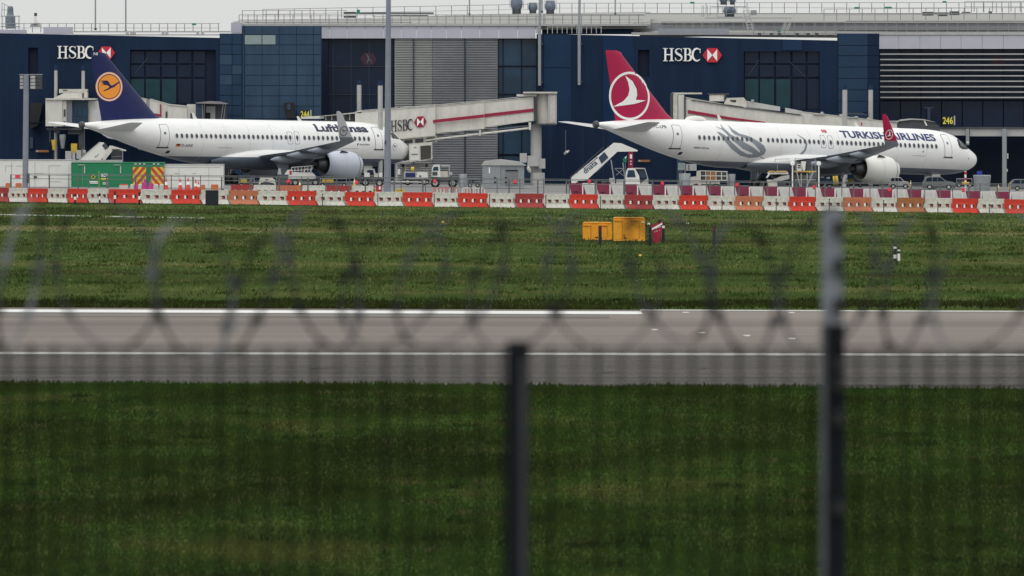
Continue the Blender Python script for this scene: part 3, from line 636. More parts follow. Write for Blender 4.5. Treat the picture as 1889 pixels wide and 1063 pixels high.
        # engine
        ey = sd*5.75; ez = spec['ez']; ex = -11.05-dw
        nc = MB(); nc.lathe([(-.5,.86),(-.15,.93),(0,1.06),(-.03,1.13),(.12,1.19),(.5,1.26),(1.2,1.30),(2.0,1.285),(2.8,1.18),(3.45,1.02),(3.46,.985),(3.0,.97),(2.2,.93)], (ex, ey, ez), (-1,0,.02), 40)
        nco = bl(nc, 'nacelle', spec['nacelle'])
        mb = MB(); mb.lathe([(-.02,1.07),(-.05,1.10),(-.03,1.135),(.10,1.192)], (ex, ey, ez), (-1,0,.02), 40); bl(mb, 'intake_lip', M_grey, nco)
        mb = MB(); mb.lathe([(.6,.85),(.62,0)], (ex, ey, ez), (-1,0,0), 24); mb.lathe([(.2,0),(.6,.28)], (ex, ey, ez), (-1,0,0), 16)
        for i in range(18):
            a = 2*math.pi*i/18; mb.add([(ex-.5,ey+.25*math.cos(a),ez+.25*math.sin(a)),(ex-.5,ey+.85*math.cos(a),ez+.85*math.sin(a)),(ex-.6,ey+.85*math.cos(a+.25),ez+.85*math.sin(a+.25)),(ex-.6,ey+.25*math.cos(a+.4),ez+.25*math.sin(a+.4))], [(0,1,2,3)])
        bl(mb, 'fan', M_dgrey, nco)
        mb = MB(); mb.lathe([(2.2,.94),(2.21,.55)], (ex,ey,ez), (-1,0,.02), 32); bl(mb, 'bypass_duct', M_dgrey, nco)
        mb = MB(); mb.lathe([(2.1,.74),(2.8,.72),(3.5,.62),(4.25,.47),(4.26,.43),(4.0,.42)], (ex,ey,ez-.02), (-1,0,.02), 32); bl(mb, 'core_nozzle', M_steel, nco)
        mb = MB(); mb.lathe([(4.0,.42),(4.01,.27),(4.5,.2),(4.95,.02)], (ex,ey,ez-.02), (-1,0,.02), 20); bl(mb, 'exhaust_cone', M_dgrey, nco)
        pr = [(-.8,1.18),(-2.6,1.0),(-3.6,.62),(-4.6,.50),(-5.6,.62),(-7.2,1.15),(-6.0,1.35),(-3.2,1.5),(-1.9,1.42)]; nn = len(pr)
        mb = MB(); mb.add([(ex+u, ey-.22 if 0 < i < 8 else ey-.1, ez+v) for i, (u, v) in enumerate(pr)]+[(ex+u, ey+.22 if 0 < i < 8 else ey+.1, ez+v) for i, (u, v) in enumerate(pr)], [tuple(range(nn)), tuple(range(2*nn-1, nn-1, -1))]+[(i, i+nn, (i+1)%nn+nn, (i+1)%nn) for i in range(nn)]); bl(mb, 'pylon', M_wing, wg, smooth=False)
        a = R(58); cy = ey-sd*0 + (-1)*math.cos(a)*1.29*1; cy = ey - math.cos(a)*1.28; cz = ez+math.sin(a)*1.28
        mb = MB(); n_ = Vector((0,-math.cos(a),math.sin(a))); b0 = Vector((ex-1.0,cy,cz)); b1 = Vector((ex-2.1,cy,cz)); mb.prism([b0, b1, b1+n_*.32+Vector((.1,0,0)), b0+n_*.18-Vector((.35,0,0))], Vector((0,math.sin(a),math.cos(a)))*.03); bl(mb, 'strake', M_dgrey, nco, smooth=False)
        mb = MB(); mb.lathe([(1.62,1.303),(1.64,1.303)], (ex,ey,ez), (-1,0,.02), 40); bl(mb, 'cowl_joint', M_lgrey, nco)
        # main gear
        gy_ = sd*3.8; g = MB(); g.tube((-xg,gy_,.58),(-xg+.05,gy_*.97,2.9),.13,10).tube((-xg,gy_,1.2),(-xg+.2,gy_*.55,2.6),.07,8).tube((-xg,gy_-.5,.58),(-xg,gy_+.5,.58),.09,8)
        g.tube((-xg-.25,gy_,.9),(-xg-.25,gy_,1.9),.03,6); gm = bl(g, 'landing_gear', M_grey)
        for dy in (-.46, .46):
            t = MB(); t.lathe([(-.2,.3),(-.2,.5),(-.12,.57),(.12,.57),(.2,.5),(.2,.3)], (-xg,gy_+dy,.58), (0,1,0), 24); bl(t, 'tyre', M_tire, gm)
            t = MB(); t.lathe([(-.14,0),(-.16,.1),(-.12,.28),(-.15,.31),(.15,.31),(.12,.28),(.16,.1),(.14,0)], (-xg,gy_+dy,.58), (0,1,0), 18); bl(t, 'wheel_hub', M_lgrey, gm)
        t = MB(); t.prism([(-xg+.55,gy_+sd*.25,.95),(-xg-.55,gy_+sd*.25,.95),(-xg-.65,gy_+sd*.12,2.7),(-xg+.6,gy_+sd*.12,2.75)], (0,sd*.04,0)); bl(t, 'gear_door', M_wing, gm, smooth=False)
    gn = (xg-5.07)*math.sin(pit)
    g = MB(); g.tube((-5.07,0,.38+gn),(-5.0,0,CZ-1.9),.09,10).tube((-5.0,0,.9+gn),(-4.0,0,CZ-1.9),.05,8).tube((-5.07,-.3,.38+gn),(-5.07,.3,.38+gn),.06,8); gm = bl(g, 'nose_gear', M_lgrey)
    for dy in (-.25,.25):
        t = MB(); t.lathe([(-.12,0),(-.12,.3),(-.08,.38),(.08,.38),(.12,.3),(.12,0)], (-5.07,dy,.38+gn), (0,1,0), 20); bl(t, 'tyre', M_tire, gm)
    t = MB(); t.box(-5.6,-4.6,-.5,-.46,CZ-2.65,CZ-1.95).box(-5.6,-4.6,.46,.5,CZ-2.65,CZ-1.95); bl(t, 'nose_gear_door', M_white, gm, smooth=False)
    # fin
    z0 = CZ+1.75; z1 = 11.78
    LE = [(z0,-(L-9.6)),(z0+.35,-(L-8.75)),(z0+.8,-(L-8.1)),(z1-.45,-(L-3.0)),(z1-.12,-(L-2.75)),(z1,-(L-2.3))]; TE = [(z0,-(L-2.35)),(z1-.1,-(L-1.05)),(z1,-(L-1.15))]
    def itp(T, z):
        if z <= T[0][0]: return T[0][1]
        for i in range(len(T)-1):
            if T[i][0] <= z <= T[i+1][0]: return T[i][1]+(T[i+1][1]-T[i][1])*(z-T[i][0])/(T[i+1][0]-T[i][0])
        return T[-1][1]
    zs = [z0-.3,z0,z0+.35,z0+.8,z0+1.8,z0+3,z0+4.2,z1-.45,z1-.12,z1]
    fin = loft([(itp(LE,z), 0, z, itp(LE,z)-itp(TE,z), .085, (0,1,0)) for z in zs], 'tail_fin', spec['fin'])
    def onfin(x, z, off=.01):
        a = itp(LE, z); ch = a-itp(TE, z); u = (a-x)/ch; u = max(0, min(1, u)); return (x, -(naca(u, .085)*ch+off), z)
    mb = MB(); mb.add([Vector((itp(LE,z)+.015, dy, z)) for z in zs[2:] for dy in (-.02,.02)], [(2*i,2*i+1,2*i+3,2*i+2) for i in range(len(zs)-3)]); bl(mb, 'leading_edge_strip', M_lgrey, fin, smooth=False)
    # decals : polygons in local (x,z) projected on a surface, cut so that they follow its curve
    def decal(polys, faces, m, name, fn, off, parent=fus, dx=0):
        bm = bmesh.new(); vs = [bm.verts.new((p[0], 0, p[1])) for p in polys]
        for f in faces:
            try: bm.faces.new([vs[i] for i in f])
            except ValueError: pass
        zz = [p[1] for p in polys]; z = min(zz)+.1
        while z < max(zz): 
            bmesh.ops.bisect_plane(bm, geom=bm.verts[:]+bm.edges[:]+bm.faces[:], plane_co=(0,0,z), plane_no=(0,0,1)); z += .1
        if dx:
            xx = [p[0] for p in polys]; x = min(xx)+dx
            while x < max(xx): bmesh.ops.bisect_plane(bm, geom=bm.verts[:]+bm.edges[:]+bm.faces[:], plane_co=(x,0,0), plane_no=(1,0,0)); x += dx
        for v in bm.verts: v.co = Vector(fn(v.co.x, v.co.z, off)) + Vector((xg,0,0))
        me = bpy.data.meshes.new(name); bm.to_mesh(me); bm.free(); me.materials.append(m)
        o = bpy.data.objects.new(name, me); COL.objects.link(o); o.parent = parent; return o
    def poly(pts, m, name, fn=onf, off=.01, parent=fus, dx=0): return decal(pts, [tuple(range(len(pts)))], m, name, fn, off, parent, dx)
    def polypx(pts, m, name, off=.01, y=None, fn=onf, parent=fus, dx=0): return poly([L2(a, b, y) for a, b in pts], m, name, fn, off, parent, dx)
    def text(body, xl, xr, zb, zt, m, name, bold=0, off=.012, fn=onf, parent=fus, dx=0):
        v, f = text2d(body, bold); return decal([(xl+(xr-xl)*a, zb+(zt-zb)*b) for a, b in v], f, m, name, fn, off, parent, dx)
    def rr(x0, x1, z0_, z1_, r):
        p = []
        for cx, cz, a0 in ((x1-r,z1_-r,0),(x0+r,z1_-r,90),(x0+r,z0_+r,180),(x1-r,z0_+r,270)):
            p += [(cx+r*math.cos(R(a0+a)), cz+r*math.sin(R(a0+a))) for a in (0,30,60,90)]
        return p
    api = dict(L2=L2, poly=poly, polypx=polypx, text=text, onfin=onfin, onf=onf, fin=fin, fus=fus, rr=rr, root=root, bl=bl, S=S, xg=xg)
    # doors
    M_seam = mat('door_seam', (.16,.17,.19), .5, var=0)
    M_pan = FM
    for (px0, px1, py0, py1) in spec['doors']:
        xa, za = L2(px0, py1); xb, zb = L2(px1, py0+3); pxm = (xa+xb)/2; xa, xb = pxm-.42, pxm+.42; zt = za+1.98
        poly(rr(xa-.05, xb+.05, za-.05, zt+.05, .15), M_seam, 'door_frame', onf, .006, fus, .4)
        d = poly(rr(xa, xb, za, zt, .12), mat('door_white', tuple(spec['top']), .3, var=0), 'door', onf, .013, fus, .4)
        poly(rr(xa+.3, xb-.3, za+1.12, za+1.34, .05), M_seam, 'door_window', onf, .02, d)
        poly([(xa-.15,za-.1),(xb+.15,za-.1),(xb+.15,za),(xa-.15,za)], M_ink, 'door_sill', onf, .03, d)
    wz = CZ+.50; WM = []
    def window(x, z=wz, nm='window', parent=fus):
        if not WM:
            q = [(0+.128*math.cos(a)*1, .18*math.sin(a)) for a in [2*math.pi*i/14 for i in range(14)]]
            base = onf(-15, wz, 0); vs1 = []
            for k, (f, off) in enumerate(((1.22,.030),(1.0,.036))): vs1.append([tuple(Vector(onf(-15+a*f, wz+b*f, off))-Vector(base)) for a, b in q])
            m = MB(); m.add(vs1[0], [tuple(range(14))]); m.cur = 1; m.add(vs1[1], [tuple(range(14))])
            me = bpy.data.meshes.new('window'); me.from_pydata(m.v, [], m.f); me.materials.append(mat('window_surround', (.30,.31,.33), .4, var=0)); me.materials.append(mat('cabin_window', (.055,.06,.075), .2, var=0)); me.polygons.foreach_set('material_index', m.m); WM.append(me)
        o = bpy.data.objects.new(nm, WM[0]); COL.objects.link(o); o.parent = parent; p = onf(x, z, 0); o.location = (p[0]+xg, p[1], p[2])
    for (pa, pb_) in spec['windows']:
        x = L2(pa, spec['wy'])[0]; xe = L2(pb_, spec['wy'])[0]
        while x < xe+.15: window(x); x += .533
    for (pxm, pym) in spec['exits']:
        x, z = L2(pxm, pym); poly(rr(x-.30, x+.30, z-.58, z+.56, .14), M_seam, 'exit_frame', onf, .005, fus, .3); d = poly(rr(x-.26, x+.26, z-.54, z+.52, .12), MATS['door_white'], 'overwing_exit', onf, .0065, fus, .3); window(x, wz, 'window', fus)
        poly(rr(x-.04, x+.04, z-.35, z-.2, .02), M_seam, 'exit_handle', onf, .02, d)
    # flight deck windows
    for sdx in (-1, 1):
        fn = lambda x, z, off, sdx=sdx: onf(x, CZ+z, off, sdx)
        if spec['mask']: poly([(-3.5,.74),(-3.35,1.2),(-2.95,1.32),(-2.35,1.22),(-1.85,.82),(-1.62,.58),(-1.72,.42),(-2.4,.34),(-3.1,.36),(-3.4,.5)], M_ink, 'flight_deck_mask', fn, .015, fus, .2)
        for q in ([(-3.25,.68),(-3.12,1.08),(-2.78,1.1),(-2.72,.56),(-3.1,.56)],[(-2.66,.55),(-2.7,1.12),(-2.35,1.06),(-2.12,.86),(-2.2,.52)],[(-2.12,.52),(-2.04,.82),(-1.78,.62),(-1.85,.52)]):
            poly(q, mat('flight_deck_glass', (.06,.075,.09), .15, var=0), 'flight_deck_window', fn, .03, fus, .2)
    for k in range(1, 9):
        x = -4.2-(L-15)*k/8.6; poly([(x-.012,CZ-1.7),(x+.012,CZ-1.7),(x+.012,CZ+1.75),(x-.012,CZ+1.75)], mat('skin_seam',(.55,.55,.56),.4,var=0), 'skin_seam', onf, .0035)
    # antennas, ports, small marks
    for x, h in ((-12.5 if L < 40 else -14, .42), (-24.5 if L < 40 else -30, .55)):
        mb = MB(); mb.prism([(x,-.02,CZ+2.05),(x-.45,-.02,CZ+2.05),(x-.62,-.02,CZ+2.05+h),(x-.42,-.02,CZ+2.05+h)], (0,.04,0)); bl(mb, 'antenna', M_white, smooth=False)
    for (px, py, w_) in spec['ports']:
        x, z = L2(px, py); poly(rr(x-w_, x+w_, z-w_*.8, z+w_*.8, w_*.4), M_ink, 'port', onf, .012)
    for (pa, pb_, py) in spec['hatch']:
        xa, z = L2(pa, py); xb, _ = L2(pb_, py); poly([(xa,z-.02),(xb,z-.02),(xb,z+.02),(xa,z+.02)], M_lgrey, 'hatch_seam', onf, .012)
    return api
bird_crane = [[(-.71,.40),(-.17,.42),(-.03,.30),(.05,.14),(.13,.08),(.30,.12),(.55,.28),(.81,.38),(.79,.29),(.62,.20),(.37,-.02),(.14,-.10),(-.10,-.22),(-.43,-.33),(-.42,-.27),(-.05,-.08),(.0,.0),(-.14,.09),(-.32,.11),(-.50,.08),(-.38,.15),(-.58,.15),(-.42,.21),(-.64,.23),(-.44,.27),(-.68,.31),(-.44,.33)]]
def emblem(api, cx, cz, rx, rz, fn, off, parent, ring, fill, ink, dx=.4, ring2=None):
    def el(f): return [(cx+rx*f*math.cos(2*math.pi*i/48), cz+rz*f*math.sin(2*math.pi*i/48)) for i in range(48)]
    if ring is not None: api['poly'](el(1.0), ring, 'emblem_ring', fn, off, parent, dx)
    api['poly'](el(.86 if ring2 is None else .88), ink, 'emblem_ring', fn, off+.006, parent, dx)
    api['poly'](el(.80), fill, 'emblem_disc', fn, off+.012, parent, dx)
    for b in bird_crane: api['poly']([(cx+rx*p[0], cz+rz*p[1]) for p in b], ink, 'bird_mark', fn, off+.02, parent, dx)

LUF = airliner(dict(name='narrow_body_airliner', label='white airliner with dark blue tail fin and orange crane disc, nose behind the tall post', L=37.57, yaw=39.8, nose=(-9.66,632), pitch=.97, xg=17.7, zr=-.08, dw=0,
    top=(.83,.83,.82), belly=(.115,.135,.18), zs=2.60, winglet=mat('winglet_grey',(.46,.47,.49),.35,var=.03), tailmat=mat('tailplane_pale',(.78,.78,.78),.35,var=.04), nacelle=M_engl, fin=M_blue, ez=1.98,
    doors=[(288,308,227,271),(682,703,233,275)], windows=[(325,525),(560,681)], wy=251, exits=[(534,254.5),(547,254.5)], mask=False,
    ports=[(308.5,280.5,.16),(637,265,.07),(709,280,.06)], hatch=[(401,428,272.5),(631,660,274)]))
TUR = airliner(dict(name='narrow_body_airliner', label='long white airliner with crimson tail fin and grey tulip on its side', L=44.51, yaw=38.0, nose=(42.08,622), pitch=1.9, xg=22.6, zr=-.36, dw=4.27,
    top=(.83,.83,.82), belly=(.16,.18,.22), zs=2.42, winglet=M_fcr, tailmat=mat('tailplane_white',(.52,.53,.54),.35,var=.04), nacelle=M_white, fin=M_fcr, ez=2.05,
    doors=[(1231,1253,229,272.8),(1733,1750,247,289)], windows=[(1288,1382),(1400.6,1401),(1414.6,1507),(1542,1727)], wy=258, exits=[(1516.5,261),(1530,262)], mask=True,
    ports=[(1253,283,.16),(1635,275.5,.07),(1701,280,.07),(1785,293,.06)], hatch=[(1681,1705,287)]))
# --- markings of the blue-tailed aircraft
a = LUF; xl, zb = a['L2'](583, 243.2); xr, zb2 = a['L2'](679, 244.8); _, zt = a['L2'](576, 228.6)
a['text']('Lufthansa', xl, xr, (zb+zb2)/2, zt, mat('title_blue', (.018,.022,.06), .4, var=0), 'airline_title', .042, dx=.5)
cx, cz = a['L2'](200, 160, -.2); emblem(a, cx, cz, 1.42, 1.30, a['onfin'], .012, a['fin'], M_peach, M_or, M_blue)
xl, z = a['L2'](333.5, 271); xr, _ = a['L2'](353.5, 271); a['text']('D-AINI', xl, xr, z, z+.26, M_ink, 'registration', .01)
xl, z = a['L2'](323, 271); xr, _ = a['L2'](331, 271)
for i, col in enumerate((M_or, M_hred, M_ink)): a['poly']([(xl,z+.09*i),(xr,z+.09*i),(xr,z+.09*i+.09),(xl,z+.09*i+.09)], col, 'flag_stripe')
xl, z = a['L2'](662, 268); xr, _ = a['L2'](681, 268); a['text']('Airbus A320neo', xl, xr, z, z+.15, M_ink, 'type_name', .01)
xl, z = a['L2'](657.5, 268.5); a['poly']([(xl,z),(xl+.12,z),(xl+.18,z+.2),(xl+.06,z+.2)], M_ink, 'small_mark')
x, z = a['L2'](727.3, 271); q = [(x+.34*math.cos(t), z+.36*math.sin(t)) for t in [2*math.pi*i/30 for i in range(30)]]
emblem(a, x, z, .36, .36, a['onf'], .012, a['fus'], None, MATS['door_white'], M_ink, dx=.15)
xl, z = a['L2'](175, 102, -.1); a['text']('NI', xl-.3, xl+.12, z, z+.25, M_signw, 'fin_letters', .01, .03, a['onfin'], a['fin'])
# --- markings of the crimson-tailed aircraft
a = TUR; M_tt = mat('title_navy', (.02,.03,.13), .4, var=0)
xl, zb = a['L2'](1551, 255.2); xr, zb2 = a['L2'](1725, 260); _, zt = a['L2'](1543, 241); _, zt2 = a['L2'](1720, 247.5)
a['text']('TURKISH AIRLINES', xl, xr, (zb+zb2)/2, (zt+zt2)/2, M_tt, 'airline_title', .034, dx=.5)
cx, cz = a['L2'](1158, 177, -.2); rx, rz = 2.22, 2.12
for f, m, o in ((1.0, M_signw, .012), (.90, M_fcr, .02)):
    a['poly']([(cx+rx*f*math.cos(2*math.pi*i/56), cz+rz*f*math.sin(2*math.pi*i/56)) for i in range(56)], m, 'fin_emblem_ring', a['onfin'], o, a['fin'], .3)
B = [(395,372),(430,398),(450,435),(453,465),(447,488),(495,489),(442,508),(395,517),(345,526),(390,497),(411,470),(417,440),(410,405)]
a['poly']([(cx+rx*(p[0]-420)/95, cz-rz*(p[1]-470)/118) for p in B], M_signw, 'fin_bird_mark', a['onfin'], .03, a['fin'], .3)
T6 = lambda q: [(u/6.254+1220, v/6.254+160) for u, v in q]
a['polypx'](T6([(620,520),(660,527),(720,562),(770,610),(860,690),(950,755),(1040,785),(1110,760),(1195,740),(1170,785),(1100,815),(1000,822),(900,797),(800,722),(740,655),(690,592),(650,552)]), M_tul, 'tulip_petal', .008, dx=.5)
a['polypx'](T6([(600,460),(680,482),(650,425),(700,478),(780,550),(880,600),(980,650),(1060,700),(1120,760),(1040,800),(940,745),(860,675),(790,605),(740,550),(680,495)]), M_tul, 'tulip_petal', .010, dx=.5)
a['polypx'](T6([(735,435),(800,490),(880,540),(1000,575),(1100,630),(1170,680),(1197,735),(1120,800),(1125,745),(1080,690),(1010,640),(920,600),(850,570),(790,515)]), M_tul, 'tulip_petal', .012, dx=.5)
M_gap = mat('tulip_gap', (.72,.72,.71), .35, var=0)
a['polypx'](T6([(745,590),(830,640),(930,720),(1040,768),(1035,782),(980,778),(900,735),(810,655)]), M_gap, 'tulip_gap', .016, dx=.5)
a['polypx'](T6([(825,550),(950,600),(1050,660),(1122,735),(1108,748),(1030,690),(940,640),(870,595)]), M_gap, 'tulip_gap', .016, dx=.5)
for st in ([(1400.6,289.5),(1407,292.5),(1412,295)], [(1471,289),(1476,285),(1483,277),(1485.5,266),(1481,257),(1467,248)]):
    for q in ribbon2d(st, [1.5]*len(st) if len(st) == 3 else [4,4,3.6,3.4,2.4,.6]): a['polypx'](q, M_tul, 'tulip_stem', .012)
xl, z = a['L2'](1277, 274); xr, _ = a['L2'](1306, 274.6); a['text']('AIRBUS A321neo', xl, xr, z, z+.16, M_ink, 'type_name', .01)
xl, z = a['L2'](1202, 236); xr, _ = a['L2'](1227, 236.5); a['text']('TC-LPB', xl, xr, z, z+.26, M_ink, 'registration', .01)
xl, z = a['L2'](1514, 244.6); xr, _ = a['L2'](1523, 244.8); a['poly']([(xl,z),(xr,z),(xr,z+.26),(xl,z+.26)], M_hred, 'flag')
q = arc(xl+.2, z+.13, .07, .08, 50, 310, 10)
for r_ in ribbon2d(q, [.01]+[.035]*9+[.01]): a['poly'](r_, M_signw, 'flag_crescent', off=.02)
a['poly']([(xl+.32,z+.1),(xl+.38,z+.1),(xl+.38,z+.16),(xl+.32,z+.16)], M_signw, 'flag_star', off=.02)
# satellite dome
mb = MB(); n = 20; vs = []; x0, _ = a['L2'](1280, 221, 0); 
for k, (f, h) in enumerate(((1,0),(.93,.16),(.75,.28),(.45,.36),(.0,.4))): vs += [(x0+1.2*f*math.cos(2*math.pi*i/n), .5*f*math.sin(2*math.pi*i/n), CZ+2.03+h) for i in range(n)]
mb.add(vs, [(k*n+i, k*n+(i+1)%n, (k+1)*n+(i+1)%n, (k+1)*n+i) for k in range(4) for i in range(n)]); a['bl'](mb, 'antenna_dome', M_white)
# small emblems on the winglets (outer faces of the near ones)
for a, dw, m1, bird in ((LUF, 0, M_ink, None), (TUR, 4.27, M_signw, None)):
    mb = MB(); cx = -21.75-dw+a['xg'] ; cz = 5.0
    def wp(u, v, o): return (cx+u, -(17.75+(cz+v-5)*.17)-.085-o, cz+v)
    pts = arc(0, 0, .40, .40, 0, 360, 24); rb = ribbon2d(pts[:-1]+[pts[0]], [.06]*25)
    for q in rb: mb.add([wp(u, v, .01) for u, v in q], [(0,1,2,3)])
    bp = bird_crane[0] if a is LUF else [((p[0]-420)/95, -(p[1]-470)/118) for p in B]
    mb.add([wp(u*.36, v*.36, .02) for u, v in bp], [tuple(range(len(bp)))])
    mb.build('winglet_emblem', m1, a['root'], local=True)
#%%PART3

# ------------------------------------------------------------------ boarding bridges
def tunnel(e, a, b, ta, tb_, ba, bb, Y, d, m, name='tunnel'):
    MB().prism([P(a,ta,Y),P(b,tb_,Y),P(b,bb,Y),P(a,ba,Y)], (0,d,0)).build(name, m, e)
    mb = MB(); mb.prism([P(a-.3,ta-.2,Y-.06),P(b+.3,tb_-.2,Y-.06),P(b+.3,tb_+1.2,Y-.06),P(a-.3,ta+1.2,Y-.06)], (0,.05,0)); mb.prism([P(a-.3,ba-1.2,Y-.06),P(b+.3,bb-1.2,Y-.06),P(b+.3,bb+.6,Y-.06),P(a-.3,ba+.6,Y-.06)], (0,.05,0)); mb.build('tunnel_trim', M_dirtyw, e, kind=None)
M_seal = mat('rubber_seal', (.05,.05,.055), .7, var=.15)
Y0 = 632
e = empty('boarding_bridge', P(990,338,Y0+4), 'long cream boarding bridge with dark lettering and hexagon, between the two aircraft', 'boarding bridge', 'boarding bridges')
tunnel(e, 655,803, 206.5,195, 264,250, Y0-.4, 2.8, M_cream)
tunnel(e, 801,893.5, 196,187.5, 246,237.3, Y0-.1, 2.4, M_cream)
tunnel(e, 893,989, 187.8,178.5, 235,222, Y0+.2, 2.0, M_cream)
MB().pp([(799,221.5),(893,211),(893,217),(799,227)],Y0-.5,.05).build('red_stripe', M_red, e); MB().pp([(893,210.5),(984,200.3),(984,205.8),(893,216.4)],Y0+.1,.05).build('red_stripe', M_red, e)
hsbc_sign(720.5,761,223,243.5,Y0-.5,763.5,787,216,236,M_ink,M_red,M_signw,e,.03,slope=-.085)
for x0, y0, x1, y1 in ((665,205,800,194.5),(803,194.8,893,186.3),(895,186.5,985,177.5)): MB().pp([(x0,y0-.2),(x1,y1-.2),(x1,y1-1.4),(x0,y0-1.4)],Y0+.3,1.2).build('roof_cable_duct', M_lgrey, e)
for x, y in ((735,198),(768,197),(800,192.5),(864,186.5),(892,185)): MB().pb(x,x+4,y,y+3,Y0+.3,.3).build('roof_lamp', M_lgrey, e)
mb = MB(); mb.lathe([(0,16/F*Y0),(56/F*Y0,16/F*Y0)], P(1004,228,Y0+1.3), (0,0,1), 20); mb.build('rotunda', M_cream, e, smooth=True)
mb = MB(); mb.pb(1011,1027,171,228,Y0,.5); mb.build('rotunda_door_frame', M_lgrey, e); MB().pb(1015,1024,175,226,Y0-.05,.1).build('rotunda_shutter', M_dirtyw, e)
MB().pb(965,1028,169.5,172.5,Y0-.3,3.4).build('rotunda_roof', M_dirtyw, e); MB().pb(953,990,174,178,Y0+.2,1.5).build('roof_step', M_cream, e); MB().pb(984,1027,228,231,Y0-.2,3).build('rotunda_floor', M_dgrey, e)
MB().pp([(984,178),(989,178),(992,226),(985,222)],Y0-.05,.3).build('corner_seal', M_seal, e)
MB().tube(P(989,338,Y0+1.4),P(989,230,Y0+1.4),.52,20).build('support_column', M_lgrey, e, smooth=True)
mb = MB(); mb.tube(P(786,259,Y0),P(978,236.5,Y0),.1,8); mb.build('cable_tray', M_cream, e); MB().tube(P(800,251,Y0+.5),P(975,232,Y0+.5),.05,6).build('cable_pipe', M_grey, e)
MB().pp([(884,240),(887,240),(887,250),(884,251)],Y0-.3,.3).build('bracket', M_cream, e); MB().pp([(975,226),(980,226),(979,240),(976,240)],Y0-.3,.4).build('bracket', M_cream, e)
MB().pp([(742,257),(806,250),(806,262),(742,267)],Y0+.1,1.5).build('lower_gallery', M_cream, e)
for x in (746,766,787): MB().pp([(x,259-(x-746)*.1),(x+15,257.5-(x-746)*.1),(x+15,264-(x-746)*.08),(x,265.5-(x-746)*.08)],Y0+.02,.1).build('gallery_window', M_dgrey, e)
# service stair cabin, cab and frame
MB().pp([(754,266),(797,262.5),(797.5,294),(776,297),(755,299.5)],Y0-1.8,2).build('service_cabin', M_cream, e)
MB().pp([(775.5,269.5),(795,268),(795,292.5),(776,295)],Y0-1.86,.1).build('service_cabin_screen', mat('bronze_glass',(.06,.055,.05),.3,var=.2), e); MB().pp([(757,268.5),(773,267.5),(773,295),(757,297)],Y0-1.84,.05).build('service_cabin_door', M_white, e); MB().pb(759,771,284,285,Y0-1.9,.05).pb(764,768,271.5,272.5,Y0-1.9,.05).build('door_handle', M_black, e)
mb = MB(); mb.pt(733,301,756,297,Y0-1.5,3); mb.pt(731.5,300,731.5,333,Y0-1.5,3.2); mb.pt(748,302,748,330,Y0-.5,2); mb.pb(722,760,300,302.5,Y0-1.2,1); mb.build('lift_frame', M_white, e)
MB().pp([(738,296),(755,277),(755,298)],Y0-1.2,.6).build('skirt', M_dgrey, e)
MB().pp([(598,213),(668,208),(668,262),(598,262)],Y0+.5,2.6).build('cab', M_dgrey, e); MB().pp([(590,214.5),(640,209),(668,206),(668,208.3),(598,214.5)],Y0-.1,3.6).build('cab_roof', M_dirtyw, e); MB().pp([(555,217),(562,215),(598,214),(598,219),(556,219.5)],Y0+.3,2).build('canopy', M_cream, e)
mb = MB()
for i in range(6): mb.pb(600+11*i,602+11*i,213-.8*i,222,Y0+.3,.15)
mb.build('cab_frame', M_lgrey, e); MB().pb(659,667,205,209,Y0-.4,.5).build('beacon', M_white, e)
# bogie and drive under the cab
mb = MB(); mb.pb(738,812,303,308,Y0+.6,1.2); mb.pb(742,746,303,338,Y0+.6,.3); mb.pb(785,789,303,336,Y0+.6,.3); mb.pb(755,775,308,318,Y0+.5,.8); mb.build('bogie_frame', M_lgrey, e)
for x in (752, 782):
    t = MB(); t.lathe([(-.2,.1),(-.2,.5),(.2,.5),(.2,.1)], P(x,335,Y0+1), (0,1,0), 16); t.build('bogie_wheel', M_black, e, smooth=True)
for i, (x0,x1,y0,y1) in enumerate(((959,972,283,300),(973,994,287.5,307),(994,1006,293,311))): MB().pb(x0,x1,y0,y1,Y0-.3+.1*i,.9).build('electrical_box', M_lgrey, e)
# right bridge
Y0 = 634
e = empty('boarding_bridge', P(1250,340,Y0+4), 'long cream boarding bridge with a plain red stripe behind the crimson-tailed aircraft', 'boarding bridge', 'boarding bridges')
tunnel(e, 1263,1373, 179,199, 245,262, Y0-.2, 2.8, M_cream); tunnel(e, 1371,1481, 197.5,212.5, 260,270, Y0, 2.6, M_cream); tunnel(e, 1480,1656, 206,226, 268,280, Y0+.2, 2.6, M_cream)
MB().pp([(1269,203),(1345,216),(1412,225),(1412,227.5),(1345,221),(1269,209)],Y0-.32,.05).build('red_stripe', M_red, e)
MB().pb(1237,1243,172,262,Y0-.2,2).build('rotunda_edge', M_dgrey, e); MB().pb(1242,1250,174,262,Y0-.3,2).build('rotunda_panel', M_dirtyw, e); MB().pb(1251,1262,175,262,Y0-.2,2).build('rotunda_panel', M_cream, e); MB().pb(1240,1295,171,174,Y0,2.6).build('rotunda_roof', M_dirtyw, e)
MB().pb(1262.2,1265,178,262,Y0-.4,.2).build('corner_seal', M_seal, e)
MB().pb(1249,1260,262,345,Y0+.6,1).build('support_column', M_mull, e)
MB().pb(1309,1338,174,187,Y0+2.7,1.5).build('roof_unit', M_cream, e); MB().pp([(1337,190),(1342,181),(1372,180),(1377,187),(1377,198),(1337,192)],Y0+.4,1.6).build('roof_unit', M_dirtyw, e); MB().pp([(1347,184.5),(1358,185),(1357,189),(1347,187)],Y0+.36,.05).build('roof_vent', M_black, e)
MB().pb(1306,1345,172.5,175,Y0+2.6,1.7).build('roof_unit_lid', M_dgrey, e); MB().pb(1336,1340,175,189,Y0+2.5,.5).build('roof_unit_gap', M_seal, e)
